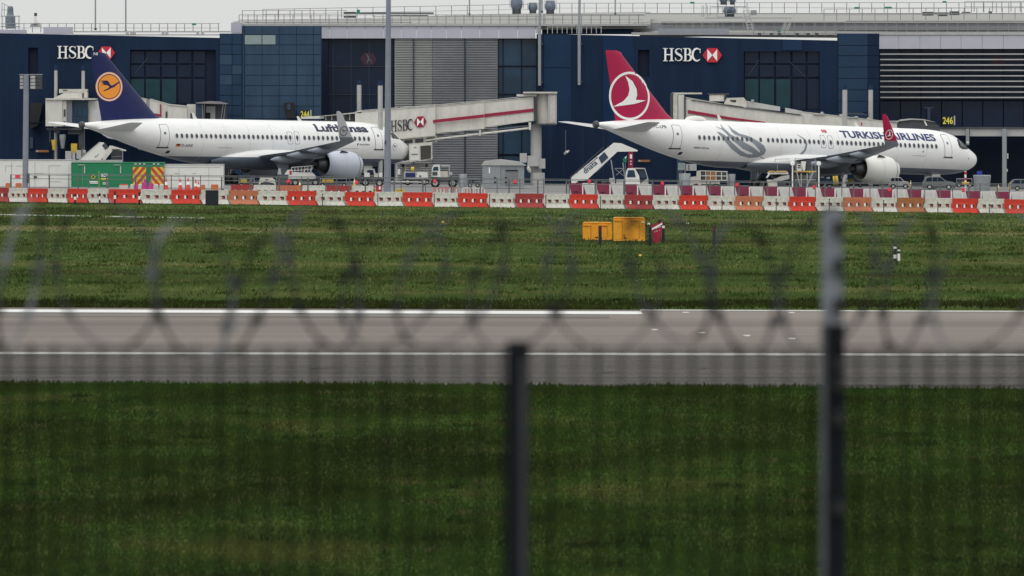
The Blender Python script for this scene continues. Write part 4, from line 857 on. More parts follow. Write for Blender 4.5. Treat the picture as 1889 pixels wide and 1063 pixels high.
MB().pp([(1275,184.3),(1372,197.5),(1372,199.5),(1275,185.8)],Y0-.35,.05).pp([(1373,198.5),(1476,211),(1476,212.8),(1373,200)],Y0-.12,.05).build('gutter', M_dgrey, e)
MB().pp([(1376,186),(1439,197),(1439,205),(1376,197.4)],Y0+1,1.4).build('roof_panel', M_lgrey, e); MB().pp([(1449,199),(1480,205),(1480,212),(1449,207.6)],Y0+1,1.4).build('roof_panel', M_lgrey, e)
for x, y in ((1386,184),(1514,206.5),(1549,211),(1577,214.5),(1600,217)): MB().pb(x,x+5,y,y+3.5,Y0+.5,.4).build('roof_lamp', M_lgrey, e)
for x, y in ((1500,208),(1562,214),(1640,221)): MB().pb(x,x+22,y+2,y+3.6,Y0,.8).build('roof_cable_duct', M_lgrey, e)
MB().pb(1588.5,1590.5,226,231,Y0+.12,.05).build('red_marker', M_hred, e)
MB().pp([(1655,229),(1664,222),(1682,220),(1703,221),(1722,225),(1733,232),(1733,290),(1655,290)],Y0+.2,2.6).build('cab', M_dgrey, e); MB().pp([(1652,227),(1664,221),(1682,219),(1704,220),(1728,226),(1704,222),(1682,221.2),(1666,223)],Y0,3).build('cab_roof', M_lgrey, e)
MB().pp([(1703,221),(1706,221),(1711,232),(1708,232)],Y0+.1,.1).build('cab_frame', M_white, e); MB().pp([(1541,211),(1560,208),(1590,208),(1601,213),(1590,212),(1560,211)],Y0+3,1.5).build('rear_canopy', M_mull, e)
# left bridge
Y0 = 636
e = empty('boarding_bridge', P(120,330,Y0+1), 'cream boarding bridge with glazed rotunda and grey end cab, behind the dark blue tail fin', 'boarding bridge', 'boarding bridges')
MB().pb(84,114.5,184,233,Y0-1,3).build('rotunda', M_cream, e); MB().pb(114.6,122.6,185,233,Y0-.9,2.6).build('rotunda_side', M_dirtyw, e)
for y0, y1 in ((202,215),(224,232)): MB().pb(117.5,121,y0,y1,Y0-.96,.1).build('side_window', M_dgrey, e)
MB().pb(122.7,133,184,234,Y0-.8,2.4).build('rotunda_shutter', mat('shutter_grey',(.16,.18,.22),.5,var=.08), e)
MB().pb(133.1,162,185,234,Y0-.5,2).build('glazed_link', M_mull, e)
for x0, x1 in ((138,142),(143.5,151),(153,163)):
    for y0, y1 in ((197,216),(219,233)): MB().pb(x0,x1,y0,y1,Y0-.58,.1).build('link_window', M_glassb, e)
MB().pb(159,250,186,235,Y0-.2,2.4).build('tunnel', M_cream, e)
MB().pb(84,176,181.5,184.5,Y0-1.2,3.6).build('rotunda_roof', M_dirtyw, e)
MB().pp([(98,181.5),(107,177),(118,172),(150,171.5),(151,181.5)],Y0,2).build('roof_hump', M_cream, e); MB().pb(109,161,164.5,172,Y0+2.2,1.5).build('roof_unit', M_dirtyw, e); MB().pb(155,161,171,181,Y0+.5,1.5).build('roof_unit', M_cream, e); MB().pb(116,124,166,167.5,Y0+2.15,.1).build('roof_slot', M_seal, e)
tunnel(e, 240,270, 177,182.5, 226,228, Y0, 2.6, M_cream)
MB().pb(270,276.5,183.5,230,Y0+.1,2.2).build('expansion_joint', mat('joint_grey',(.30,.28,.29),.5,var=.05), e)
tunnel(e, 276.5,310, 182.5,192, 228,230, Y0+.1, 2.4, M_cream)
MB().pp([(275.5,207.5),(295,211),(295,193),(297.5,192),(297.5,216),(275.5,212.5)],Y0-.02,.05).build('red_stripe', M_red, e)
MB().pp([(310,193.5),(318,194),(345,197),(345,232),(310,232)],Y0-.4,2.4).build('end_section', M_cream, e); MB().pp([(311,192),(345,195.5),(345,197.3),(311,194)],Y0-.5,2.6).build('end_roof', M_dirtyw, e)
MB().pb(305.5,308.5,206,218,Y0+.02,.1).build('side_window', M_dgrey, e)
MB().pb(345,361,192.5,232,Y0-.2,2.2).build('end_section', M_cream, e); MB().pb(351,358,209,221,Y0-.26,.1).build('side_window', M_dgrey, e)
MB().pb(361,375,189,232,Y0-.6,2).build('cab', M_mull, e); MB().pb(375,418,190,232,Y0+.6,1.4).build('cab', M_dgrey, e)
MB().pp([(361,189.5),(385,186.7),(404,187.5),(420,191.5),(418,192.5),(361,191)],Y0-1,3).build('cab_roof', mat('cab_roof_grey',(.22,.21,.23),.5,var=.1), e)
mb = MB()
for x0, x1 in ((373,374),(377,376),(416,412),(412,407)): mb.pt(x0,191,x1,225,Y0-.8,1.1)
mb.build('cab_frame', M_grey, e); MB().pb(380,397,196,232,Y0+.5,.1).build('cab_inner_wall', M_lgrey, e); MB().pb(380,388,208,232,Y0+.42,.1).build('cab_door', M_black, e)
mb = MB(); mb.pb(86,150,236,240,Y0-.5,2); mb.pb(91,93,240,262,Y0-.3,.2); mb.pb(100,110,238,246,Y0-.2,.4); mb.pb(125,148,240,248,Y0,.6); mb.pb(145,154,236,275,Y0+.2,.6); mb.build('underframe', M_dgrey, e)
mb = MB(); mb.lathe([(0,.12),(.9,.25),(.95,.25),(.95,0)], P(99.5,277,Y0-.4), (0,0,1), 10); mb.build('yellow_jack', M_ylw, e); MB().lathe([(0,.15),(1.0,.3),(1.3,.3),(1.3,0)], P(115.5,274,Y0-.4), (0,0,1), 10).build('grey_jack', M_grey, e); MB().pb(131,142,265,282,Y0-.2,.5).build('drive_housing', M_ylw, e)
MB().tube(P(100,277,Y0-.4),P(100,300,Y0-.4),.05,6).build('rod', M_dgrey, e)
for x0,x1,y0,y1 in ((120.5,132,279,296),(133.5,138.5,282,296),(141,149.5,277,293),(153,158,277,283)): MB().pb(x0,x1,y0,y1,Y0-1.2,.6).build('electrical_box', M_lgrey, e)
# posts at the bridges
for x, yt, wpx, Y, lab in ((103,130,6.5,640-1.2,'left post of the pair behind the glazed rotunda'),(153.5,131,6.5,640-1.2,'right post of the pair behind the glazed rotunda'),(662.5,157,8.5,638,'round grey post behind the lettered bridge, left of the tall pole'),(701.5,158,9,628.5,'round grey post before the lettered bridge, beside the tall pole'),(1558.5,166,9,630,'round grey post before the right bridge, left of the crimson winglet'),(1606,166,9,639,'round grey post behind the right bridge, nearest the crimson winglet')):
    e = empty('bridge_post', (XX(x,Y),Y,-.2), lab, 'post', 'round posts beside the boarding bridges')
    r = wpx/2/F*Y; MB().tube((XX(x,Y),Y,-.3), P(x,yt,Y), r, 14).build('shaft', M_lgrey, e, smooth=True); MB().tube(P(x,yt,Y), P(x,yt-9.5,Y), r*.96, 14).build('cap', MATS['navy_cladding_light'], e, smooth=True)

# ------------------------------------------------------------------ masts in front
Y = 588
e = empty('floodlight_mast', (XX(47,Y),Y,0), 'thick grey mast with two floodlight grids in front of the white site cabins', 'light mast')
MB().tube((XX(46.5,Y),Y,-.2), P(48.5,138,Y), 5.6/F*Y, 14, 4.9/F*Y).build('pole', mat('mast_grey',(.22,.24,.29),.45,.2,var=.08), e, smooth=True)
for x0, x1 in ((36,44),(55,77)):
    MB().pb(x0,x1,138.5,165,Y+.3,.5).build('lamp_frame', M_dgrey, e)
    for j in range(4):
        n = max(1, int((x1-x0)/9))
        for i in range(n):
            q = (x1-x0)/n; MB().pb(x0+q*i+1, x0+q*(i+1)-1, 140+6.3*j, 145+6.3*j, Y+.2,.12).build('floodlight', M_lgrey if i == 0 else M_dgrey, e)
MB().pb(35,78,137,138.5,Y+.2,.6).build('crossarm', M_grey, e); MB().pb(52,54,320,338,Y-.3,.2).build('junction_box', M_dgrey, e)
Y = 572
e = empty('tall_lamp_post', (XX(714.5,Y),Y,0), 'tall grey post crossing the blue-tailed aircraft nose and running out of the top', 'post')
MB().tube((XX(714.5,Y),Y,-.2), P(717.6,-150,Y), 6.6/F*Y, 18, 3.6/F*Y).build('pole', MATS['mast_grey'], e, smooth=True); MB().pb(708,721,346,357,Y-.33,.66).build('base_plinth', MATS['mast_grey'], e); MB().pb(709,711,260,266,Y-.4,.3).build('fitting', M_dgrey, e)

# ------------------------------------------------------------------ site cabins
def clip(poly, x0, x1, y0, y1):
    for ax, v, sg in ((0,x0,1),(0,x1,-1),(1,y0,1),(1,y1,-1)):
        out = []
        for i in range(len(poly)):
            a = poly[i]; b = poly[(i+1)%len(poly)]; da = (a[ax]-v)*sg; db = (b[ax]-v)*sg
            if da >= 0: out.append(a)
            if (da >= 0) != (db >= 0): t = da/(da-db); out.append((a[0]+(b[0]-a[0])*t, a[1]+(b[1]-a[1])*t))
        poly = out
        if not poly: break
    return poly
def cabin(x0, x1, yt, Y, m, label, name='site_cabin', seams=(), lid=M_lgrey):
    e = empty(name, (XX((x0+x1)/2,Y),Y,0), label, 'site cabin', 'site cabins behind the barriers')
    MB().pb(x0,x1,yt+1.2,351,Y,2.3).build('body', m, e); MB().pb(x0-.5,x1+.5,yt-.2,yt+1.2,Y-.05,2.4).build('roof_rim', lid, e)
    mb = MB()
    for (a, b, c, d) in seams: mb.pb(a,b,c,d,Y-.02,.02)
    if seams: mb.build('panel_seam', M_grey, e, kind='stuff')
    return e
e = cabin(-60,131.5,295,597.5,M_white,'long white site cabin behind the floodlight mast','site_cabin',[(10,25,306,306.6),(30,41,306,306.6),(10,10.6,306,318),(90,112,305.5,306.2),(90,90.6,306,336),(90,112,335,335.8),(65,82,320,320.6),(21,21.6,300,345),(64,64.6,299,345)])
MB().pb(28,37,323,328,597.4,.05).build('safety_notice', M_pink, e); MB().pb(62,68,325,328.5,597.4,.05).build('handle_box', M_dgrey, e)
e = cabin(100,223,296,601,M_white,'white site cabin roof edge showing behind the green cabin')
e = cabin(132,302,300,597,M_green,'green site cabin with red and yellow chevrons on its right end','green_cabin',[(152,152.5,305,345),(245,302,306,306.5)],lid=M_green)
mb = MB(); mb.pb(155,157,307,320,596.9,.08); mb.pb(221.5,223.5,307,320,596.9,.08); mb.pb(143,157,304,305,596.9,.06); mb.pb(209,223,304,305,596.9,.06); mb.build('door_bar', M_dirtyw, e)
for (a, b, s) in ((245,269.5,1),(278.5,302,-1)):
    MB().pb(a,b,308.5,344,596.93,.05).build('chevron_board', mat('chevron_yellow',(.75,.52,.06),.5,var=.1,scale=4), e)
    for k in range(-2, 6):
        cx = a + k*12.5
        q = [(cx,344),(cx+6.2,344),(cx+6.2+30,308.5),(cx+30,308.5)] if s > 0 else [(cx+8,308.5),(cx+14.2,308.5),(cx+14.2+30,344),(cx+8+30,344)]
        if s > 0: q = [(u-30 if False else u, v) for u, v in q]
        q = clip([(u-(12 if s > 0 else 24), v) for u, v in q], a, b, 308.5, 344)
        if len(q) > 2: MB().pp(q, 596.88, .04).build('chevron_stripe', mat('chevron_red',(.48,.06,.03),.5,var=.08,scale=4), e)
def flat_text(body, x0, x1, y0, y1, Y, m, e, name='lettering', bold=0.0, rot=None):
    v, f = text2d(body, bold); mb = MB()
    if rot is None: mb.add([P(x0+a*(x1-x0), y1-b*(y1-y0), Y) for a, b in v], f)
    else:
        (ox, oy), (ux, uy), (vx, vy) = rot; mb.add([P(ox+a*ux+b*vx, oy+a*uy+b*vy, Y) for a, b in v], f)
    return mb.build(name, m, e, recalc=False)
flat_text('eco',186,199,320.5,326.5,596.95,M_signw,e,bold=.03)
for x0, x1, y0, y1, m in ((186,199,329,332.3,M_yel),(165,180,334.3,336.2,M_signw),(166,181,337,338.8,M_signw),(189,200,337,338.2,M_signw),(190,199,339.4,340.4,M_signw)): MB().pb(x0,x1,y0,y1,596.95,.03).build('small_print_line', m, e)
mb = MB(); c = P(172,326.5,596.93)
for i in range(10):
    a = 2*math.pi*i/10; u = Vector((math.cos(a),0,math.sin(a))); v = Vector((-u.z,0,u.x)); mb.prism([c+u*.08-v*.05,c+u*.24,c+u*.08+v*.05],(0,.02,0))
mb.build('sunflower_petals', M_yel, e); MB().lathe([(0,.09),(.03,.0)], P(172,326.5,596.9), (0,-1,0), 12).build('sunflower_centre', M_ink, e); MB().pb(182.3,182.9,316,345,596.94,.03).build('emblem_divider', M_yel, e)
mb = MB()
for x in (248,256,264,282,290): mb.pb(x,x+4,302,303.4,596.9,.05)
mb.build('roof_tag', M_signw, e, kind='stuff')
cabin(302.6,412,303.5,597.3,M_white,'white site cabin right of the chevron boards, under the grey belly','site_cabin',[(303,408,308.6,309.2),(385,385.6,309,345),(330,330.6,309,345),(355,362,320,320.8),(322,330,320,320.8)])

# ------------------------------------------------------------------ passenger stairs
def wheel(e, c, r, w_=.22, name='wheel', hub=True):
    t = MB(); t.lathe([(-w_/2,.05),(-w_/2,r*.85),(-w_/3,r),(w_/3,r),(w_/2,r*.85),(w_/2,.05)], c, (0,1,0), 18); o = t.build(name, M_black, e, smooth=True)
    if hub: t = MB(); t.lathe([(-w_/2-.01,0),(-w_/2-.01,r*.5),(-w_/2+.02,r*.55)], c, (0,1,0), 14); t.build('hub', M_lgrey, o)
    return o
Y = 584
e = empty('passenger_stairs', (XX(1110,Y),Y,-.2), 'white airport stairs with blue handling lettering under the crimson-tailed aircraft rear', 'stairs')
for k, dy in enumerate((0, 2.0)): MB().pp([(1053,328),(1132,263.5),(1146,264.5),(1176,277),(1176,279.5),(1139,280),(1083,332),(1066,334),(1055,345)],Y+dy,.08).build('side_panel', M_white, e)
MB().pp([(1104,291),(1115,280.5),(1122.5,291),(1109.5,302.5)],Y-.03,.03).build('side_window', M_mull, e)
flat_text('dnata',0,0,0,0,Y-.02,mat('lettering_blue',(.015,.06,.12),.4,var=0),e,bold=.02,rot=((1080,321.5),(23,-19.5),(-6.5,-7.5)))
MB().pp([(1077.5,312.5),(1085,306),(1103,291),(1102,290),(1084,305),(1077,311.5)],Y-.02,.02).build('lettering_line', M_mull, e)
mb = MB()
for k in range(14): t = k/13; mb.pp([(1062+70*t,336-60*t),(1067+70*t,336-60*t),(1067+70*t,337-60*t),(1062+70*t,337-60*t)],Y+.1,1.85)
mb.build('steps', M_grey, e, kind='stuff')
mb = MB(); mb.pt(1052,327,1114,271,Y-.05,1.3); 
for k in range(7): mb.pt(1054+11.5*k,329-9.5*k,1052+11.5*k,325-9.5*k,Y-.05,1)
mb.build('handrail', M_dgrey, e)
mb = MB(); mb.pt(1127,295,1134,340,Y+.2,2.4); mb.pt(1149,300,1154,340,Y+.2,2); mb.pt(1134,311,1151,311,Y+.2,1.2); mb.pt(1136,324,1150,312,Y+.2,1); mb.pt(1135,312,1151,325,Y+.2,1); mb.pt(1100,318,1126,292,Y+.3,1.4); mb.build('support_frame', M_grey, e)
MB().pb(1110,1190,335,342,Y+.2,2).build('chassis', M_dgrey, e); MB().pb(1124,1134,329,340,Y,.8).pb(1137,1152,331,339,Y-.1,.5).build('battery_box', M_lgrey, e)
MB().pp([(1153,340),(1155,318),(1158,311),(1171,310.5),(1179,324),(1181,340)],Y-.4,1.6).build('driver_cab', M_white, e); MB().pp([(1156,327),(1159,314),(1170,314),(1172.5,327)],Y-.44,.05).build('cab_window', M_glassb, e)
MB().pp([(1176,311),(1190,311.5),(1195,328),(1182,329)],Y+.1,1.2).build('windscreen', M_mull, e); MB().pp([(1172,310),(1190,310.5),(1196,330),(1196,340),(1180,340),(1194.5,329),(1189,312),(1172,312)],Y-.1,1.4).build('windscreen_frame', M_lgrey, e)
for x in (1122,1162): wheel(e, P(x,343,Y+.1), .38)
e = empty('fire_point', (XX(1163.5,583),583+5,-.2), 'narrow red fire point board with a white symbol above the staircase truck cab', 'sign')
MB().pb(1159,1168,281,311,588,.12).build('board', M_red, e); MB().pb(1162,1166,285,293,587.95,.04).pb(1162.5,1165,297,299,587.95,.04).pb(1162.5,1165,302,304,587.95,.04).build('symbol', M_signw, e); MB().pb(1163,1164,311,345,588,.1).build('post', M_grey, e)
e = empty('green_arrow_sign', (XX(1153,588),588,-.2), 'small green first aid sign beside the red fire point board', 'sign'); MB().pp([(1148,294),(1157,287),(1156,299),(1151,300)],588,.1).build('board', mat('sign_green',(.01,.2,.12),.5,var=0), e); MB().pp([(1152,291),(1156,287.5),(1154.5,293)],587.95,.04).build('arrow', M_signw, e); MB().pb(1153,1154,300,345,588.2,.1).build('post', M_grey, e)
Y = 606
e = empty('passenger_stairs', (XX(185,Y),Y,-.1), 'white airport stairs showing above the green cabin under the blue tail', 'stairs')
for dy in (0, 1.9): MB().pp([(100,335),(145,295.5),(183,262.5),(191,263),(203,279),(150,330)],Y+dy,.08).build('side_panel', M_white, e)
MB().pp([(188,268),(194,263.5),(200,272),(194,277)],Y-.04,.03).build('side_window', M_dgrey, e); MB().pp([(189,294),(202,269),(207,269),(233,277),(232,279),(209,276),(192,298)],Y-.3,.15).build('landing_rail', M_cream, e)
flat_text('dnata',0,0,0,0,Y-.02,M_mull,e,rot=((176,291.5),(7,-6),(-1.8,-2.6)))
MB().pb(205,226,276,300,Y+.4,1.2).build('landing_frame', M_dgrey, e); mb = MB(); mb.pt(206,290,226,288,Y+.3,1.2); mb.pt(226,278,226,345,Y+.3,2); mb.pt(146,294,184,262,Y-.05,1.2); mb.build('frame', M_grey, e); MB().pb(206,222,275.5,276.8,Y-.4,.1).build('landing_slot', M_black, e)

# ------------------------------------------------------------------ utility housing and apron equipment
Y = 606
e = empty('equipment_kiosk', (XX(928,Y),Y,-.1), 'grey equipment kiosk with a faceted lid left of the bridge column', 'kiosk')
MB().pb(890,923.5,304.5,345,Y,2.4).build('body', M_grey, e); MB().pb(924,967,305,345,Y+.1,2.3).build('body', M_grey, e)
mb = MB(); a_ = [P(887.5,305.5,Y-.15),P(893,297.5,Y-.15),P(970,305.5,Y-.15),P(960,299.5,Y-.15)]; mb.pp([(887.5,305),(893.5,297.5),(924,294.5),(957,298.5),(971,305.5)],Y-.15,2.7); mb.build('lid', M_lgrey, e)
MB().pb(932,955,315,342,Y+.03,.1).build('door', mat('kiosk_door',(.20,.205,.215),.5,var=.1), e); MB().pb(933,955,313.5,315.5,Y-.05,.12).build('door_canopy', M_black, e)
MB().pb(901.5,904,309,320,Y-.03,.04).build('warning_label', M_signw, e)
for x in (911,931):
    for y in (327,335): MB().pb(x,x+4.5,y,y+3,Y-.03 if x < 924 else Y+.0,.04).build('vent', M_black, e)
Y = 618
e = empty('concrete_pillar', (XX(995,Y),Y,-.1), 'stubby round concrete guard at the foot of the middle bridge column', 'bollard'); MB().tube((XX(994,Y),Y,-.1), P(994,319,Y), 11/F*Y, 18).build('guard', M_lgrey, e, smooth=True); MB().lathe([(0,.2),(.15,.35),(.3,.2)], P(973,314,Y), (1,0,.4), 10).build('beacon', M_dirtyw, e)
def car(x0, x1, yt, yb, Y, m, label, face=1, van=False):
    """side-on road vehicle; face=1 nose to the right"""
    e = empty('parked_car' if not van else 'service_van', (XX((x0+x1)/2,Y),Y,0), label, 'car' if not van else 'van')
    L = x1-x0; h = yb-yt
    def q(u, v): return (x0+L*(u if face > 0 else 1-u), yb-h*v)
    prof = [(.0,.16),(.0,.5),(.03,.62),(.10,.93),(.18,1.0),(.55,1.0),(.72,.68),(.95,.58),(1,.44),(1,.16)]
    MB().pp([q(*p) for p in prof], Y+.08, 1.6).build('body', m, e, smooth=False)
    for wv in ([(.08,.64),(.13,.92),(.27,.93),(.27,.64)],[(.30,.64),(.30,.93),(.44,.93),(.44,.64)],[(.46,.64),(.46,.93),(.55,.92),(.68,.65)]): MB().pp([q(*p) for p in wv], Y+.05, .03).build('side_window', M_glass, e)
    MB().pp([q(.0,.13),q(.0,.26),q(1,.26),q(1,.13)],Y+.04,.05).build('sill', M_dgrey, e)
    for u in (.2, .8): p = P(*q(u,.2),Y); wheel(e, p+Vector((0,.08,0)), h*.2/F*Y*1.1)
    MB().pp([q(.97,.42),q(.995,.4),q(.995,.5),q(.96,.54)],Y-.03,.3).build('headlight', M_lgrey, e)
    return e
car(1640,1678,327,348,600,M_lgrey,'pale car under the right engine front, behind the maroon barriers')
car(1703,1762,326,350,604,mat('silver_paint',(.17,.18,.20),.3,.3,var=.05),'silver car beneath the nose of the crimson-tailed aircraft')
car(1862,1935,331,352,596,MATS['silver_paint'],'grey car cut by the right picture edge')
def equip(name, label, cat, Y, items, xb):
    e = empty(name, (XX(xb,Y),Y,-.15), label, cat)
    for it in items:
        k, n, m, *a = it
        if k == 'b': MB().pb(a[0],a[1],a[2],a[3],Y+(a[4] if len(a) > 4 else 0), a[5] if len(a) > 5 else 1.2).build(n, m, e)
        elif k == 'p': MB().pp(a[0],Y+(a[1] if len(a) > 1 else 0), a[2] if len(a) > 2 else 1.2).build(n, m, e)
        elif k == 't':
            mb = MB()
            for q in a[0]: mb.pt(*q, Y+(a[2] if len(a) > 2 else 0), a[1] if len(a) > 1 else 1.4)
            mb.build(n, m, e)
        elif k == 'w': wheel(e, P(a[0],a[1],Y+.05), a[2])
        elif k == 'c': MB().tube(P(a[0],a[1],Y+.5), P(a[2],a[3],Y+.5), a[4]/F*Y, 14).build(n, m, e, smooth=True)
    return e
equip('covered_cart','small cart under a crumpled off-white cover before the left aircraft belly','cart',590,[('p','cover',M_dirtyw,[(478,334),(480,328),(487,327.5),(500,328),(507,333),(508,342),(504,338),(490,335),(482,337),(477,346)],0,1.3),('b','load',M_dgrey,482,504,337,344,.1,1.1),('p','fold',M_dgrey,[(489,331),(494,330.5),(496,332),(490,332.5)],-.03,.03),('w','w',None,482,346,.2),('w','w',None,500,346,.2),('t','drawbar',M_dgrey,[(473,347,480,340)],1.4)],490)
equip('service_truck','white service truck with a boxy cab and open bed left of the grey kiosk','truck',612,[('p','cab',M_white,[(796,326),(797,310),(800,305),(811,304.5),(813,327)],0,1.8),('p','cab_window',M_glassb,[(798,315),(800,308),(808,307.5),(809,315)],-.03,.05),('b','door_window',M_dgrey,797.5,807,317,324,-.03,.05),('b','bed_frame',M_lgrey,813,830,305,307.5,.2,1.6),('b','bed_post',M_lgrey,828,829.5,307,328,.2,.2),('b','bed',M_dirtyw,812,826,316,327,.2,1.6),('b','chassis',M_dgrey,797,845,327,336,.2,1.5),('c','hose_reel',M_lgrey,829,322,834,322,4),('w','w',None,803,338,.42),('w','w',None,835,338,.42)],815)
equip('tow_tractor','dark low tow tractor with pale wheel hubs under the nose of the blue-tailed aircraft','tractor',611,[('p','body',M_dgrey,[(655,337),(657,327),(668,324),(704,326),(706,337)],0,1.8),('p','cab',M_lgrey,[(671,325),(675,312),(690,312),(694,325)],.2,1.4),('p','cab_window',M_glass,[(676,323),(678,314),(688,314),(690,323)],.15,.05),('b','load',M_white,672,682,319,327,-.1,.6),('b','load',M_dirtyw,690,697,320,327,-.1,.6),('b','load',M_white,699,705,319,327,-.1,.6),('w','w',None,674,337,.36),('w','w',None,700,338,.34),('t','tow_bar',M_grey,[(640,336,660,335)],1.6)],680)
equip('ground_power_unit','blue-fronted ground power unit with white side panels below the service cabin','generator',616,[('b','body',M_lgrey,745,790,318,330,0,1.6),('b','panel',mat('unit_blue',(.01,.02,.12),.4,var=.1),748,766,319,327,-.05,.05),('p','panel',M_white,[(770,317),(788,318),(790,328),(768,328)],-.05,.05),('b','chassis',M_dgrey,742,792,330,334,0,1.6),('b','vent',M_black,773,777,324,326,-.1,.05),('w','w',None,752,336,.3),('w','w',None,783,336,.3),('t','duct',M_dirtyw,[(722,335,790,337)],2.6,-.3),('c','bottle',M_white,736,322,736,312,2.4),('c','drum',M_ylw,758,312,764,312,4)],766)
equip('belt_loader','white railed belt loader behind the left engine','belt loader',613,[('p','body',M_white,[(524,323),(530,314),(538,313),(540,318),(576,319),(582,325),(582,330),(526,330)],0,1.6),('t','railing',M_white,[(538,309,578,306),(538,315,576,313),(538,309,538,320),(544,309,544,320),(550,308.5,550,320),(556,308,556,320),(562,307.5,562,320),(568,307,568,320),(574,306.5,574,320),(558,320,566,310),(570,320,577,309)],1.2),('b','chassis',M_dgrey,530,590,330,334,0,1.6),('p','red_panel',M_hred,[(534,315),(538,315),(538,322),(534,322)],-.05,.05),('w','w',None,545,337,.33),('w','w',None,582,337,.33)],555)
equip('baggage_container','dark boxy baggage container beside the left main wheel','container',592,[('b','body',M_dgrey,511,531,324,347,0,1.6),('b','lid',M_mull,510,532,322.5,324,0,1.7),('p','cap',M_lgrey,[(512,322),(514,311),(517,311),(519,322)],.3,.4),('b','reflector',M_pink,528,531,334,338,-.05,.05),('w','w',None,515,348,.16),('w','w',None,528,348,.16)],521)
equip('container_loader','cream caged container loader with amber crates under the right aircraft rear','loader',600,[('p','cab',M_dirtyw,[(1272,342),(1272,331),(1276,327),(1285,326),(1286,316),(1291,315),(1293,342)],0,1.8),('t','cage',M_cream,[(1292,315.5,1342,317),(1292,315,1292,333),(1302,316,1302,333),(1311,316,1311,333),(1321,316,1321,333),(1331,316,1331,333),(1341,317,1341,333),(1292,324.5,1342,325),(1292,333,1342,333)],1.6),('b','crate',mat('amber_crate',(.38,.17,.05),.6,var=.3,scale=4),1304,1310,318,332,.5,.8),('b','crate',MATS['amber_crate'],1313,1320,318,332,.5,.8),('b','load',M_dgrey,1293,1301,318,332,.7,.8),('b','load',M_dgrey,1322,1340,318,332,.7,.8),('b','deck',M_dirtyw,1292,1328,333,341,.1,1.6),('b','chassis',M_dgrey,1275,1342,340,345,.1,1.6),('w','w',None,1284,345,.3),('w','w',None,1320,345,.3)],1306)
for x0, x1, yt, Y, lab in ((1252,1274,321,598,'round grey concrete bollard left of the caged loader'),(1340,1357,322,603,'round grey concrete bollard right of the caged loader'),(1795,1828,324,590,'large round grey water tank right of the aircraft nose'),(846,862,322,612,'round grey guard post left of the grey kiosk')):
    e = empty('concrete_bollard', (XX((x0+x1)/2,Y),Y,-.3), lab, 'bollard' if x0 != 1795 else 'tank'); r = (x1-x0)/2/F*Y
    MB().lathe([(0,r*.82),(ZZ(yt,Y)+.3,r),(ZZ(yt,Y)+.34,r*.95),(ZZ(yt,Y)+.34,0)], (XX((x0+x1)/2,Y),Y,-.3), (0,0,1), 20).build('body', M_grey, e, smooth=True)
    if x0 == 1795: MB().pb(1803,1812,316,323,Y,.5).build('blue_cap', mat('cap_blue',(.02,.04,.35),.4,var=.1), e)
equip('electrical_cabinet','pale electrical cabinet hung beneath the right aircraft rear fuselage','cabinet',626,[('b','body',M_pale,1251,1264,301,314,0,.8),('b','body',M_lgrey,1265,1285,303,315,.1,.8),('b','seam',M_dgrey,1270,1271.5,304,314,.05,.1),('b','support',M_grey,1262,1265,314,345,.3,.3)],1262)
equip('scissor_loader','grey scissor loader with amber edge boards beside the left white-headed marker mast','loader',594,[('b','edge_board',mat('amber_board_pale',(.55,.34,.12),.5,var=.2),1418,1430,315.5,318,-.1,.6),('b','edge_board',MATS['amber_board_pale'],1432,1452,315.5,318,-.1,.6),('b','deck',M_white,1417,1454,318,321.5,0,1.6),('p','ramp',M_white,[(1413,328),(1418,321),(1421,321),(1416,328.5)],-.1,.4),('p','conveyor',M_lgrey,[(1424,333),(1440,326),(1456,323),(1456,330),(1440,334)],-.05,1.4),('b','body',M_dirtyw,1416,1434,332,345,0,1.6),('b','body',M_dgrey,1434,1450,334,345,.1,1.6),('t','rail',M_grey,[(1430,293,1430,300),(1434,300,1434,316),(1430,294,1457,293)],1)],1434)
equip('service_platform_lift','raised white service lift between two white-headed marker masts','lift',596,[('b','deck',M_ylw,1466,1506,316,318,0,1.6),('b','box',M_cream,1470,1479,303,316,-.1,.8),('b','screen',M_black,1472,1477,304.5,306.5,-.15,.06),('b','screen',M_black,1472,1477,308.5,310,-.15,.06),('p','hopper',M_white,[(1478,298),(1487,298),(1485,315),(1481,315)],-.1,.5),('b','machine',M_dgrey,1488,1496,296,313,0,.6),('t','railing',M_grey,[(1467,292,1467,318),(1505,292,1505,318),(1467,293,1505,293),(1498,296,1498,316)],1.1),('t','legs',M_lgrey,[(1470,318,1476,345),(1500,318,1488,345),(1478,320,1478,345),(1489,320,1489,345)],2.2),('b','base',M_dgrey,1466,1506,334,346,0,1.6),('t','crossbar',M_lgrey,[(1466,332,1506,332)],1.4)],1486)
for x, lab in ((1462,'left marker mast with a round white head before the right aircraft belly'),(1510.5,'right marker mast with a round white head before the right aircraft belly')):
    Y = 588; e = empty('marker_mast', (XX(x,Y),Y,-.3), lab, 'mast', 'white-headed marker masts')
    MB().tube((XX(x,Y),Y,-.3), P(x,303,Y), 1.3/F*Y, 10).build('pole', M_signw, e, smooth=True); MB().pb(x-3,x-1.2,303,350,Y+.02,.1).pb(x+1.2,x+2.6,303,350,Y+.02,.1).build('back_rail', M_black, e); MB().lathe([(-.08,0),(-.08,.16),(.0,.2),(.08,.16),(.08,0)], P(x,302,Y-.05), (0,1,0), 16).build('head', M_signw, e, smooth=True)
equip('cable_reel','yellow ribbed cable reel behind the right engine','reel',600,[('c','drum',M_ylw,1537,334,1546,333,9),('b','frame',M_dgrey,1534,1549,342,346,.2,.8),('b','ridge',M_dgrey,1540,1541,325,343,-.05,.1)],1541)
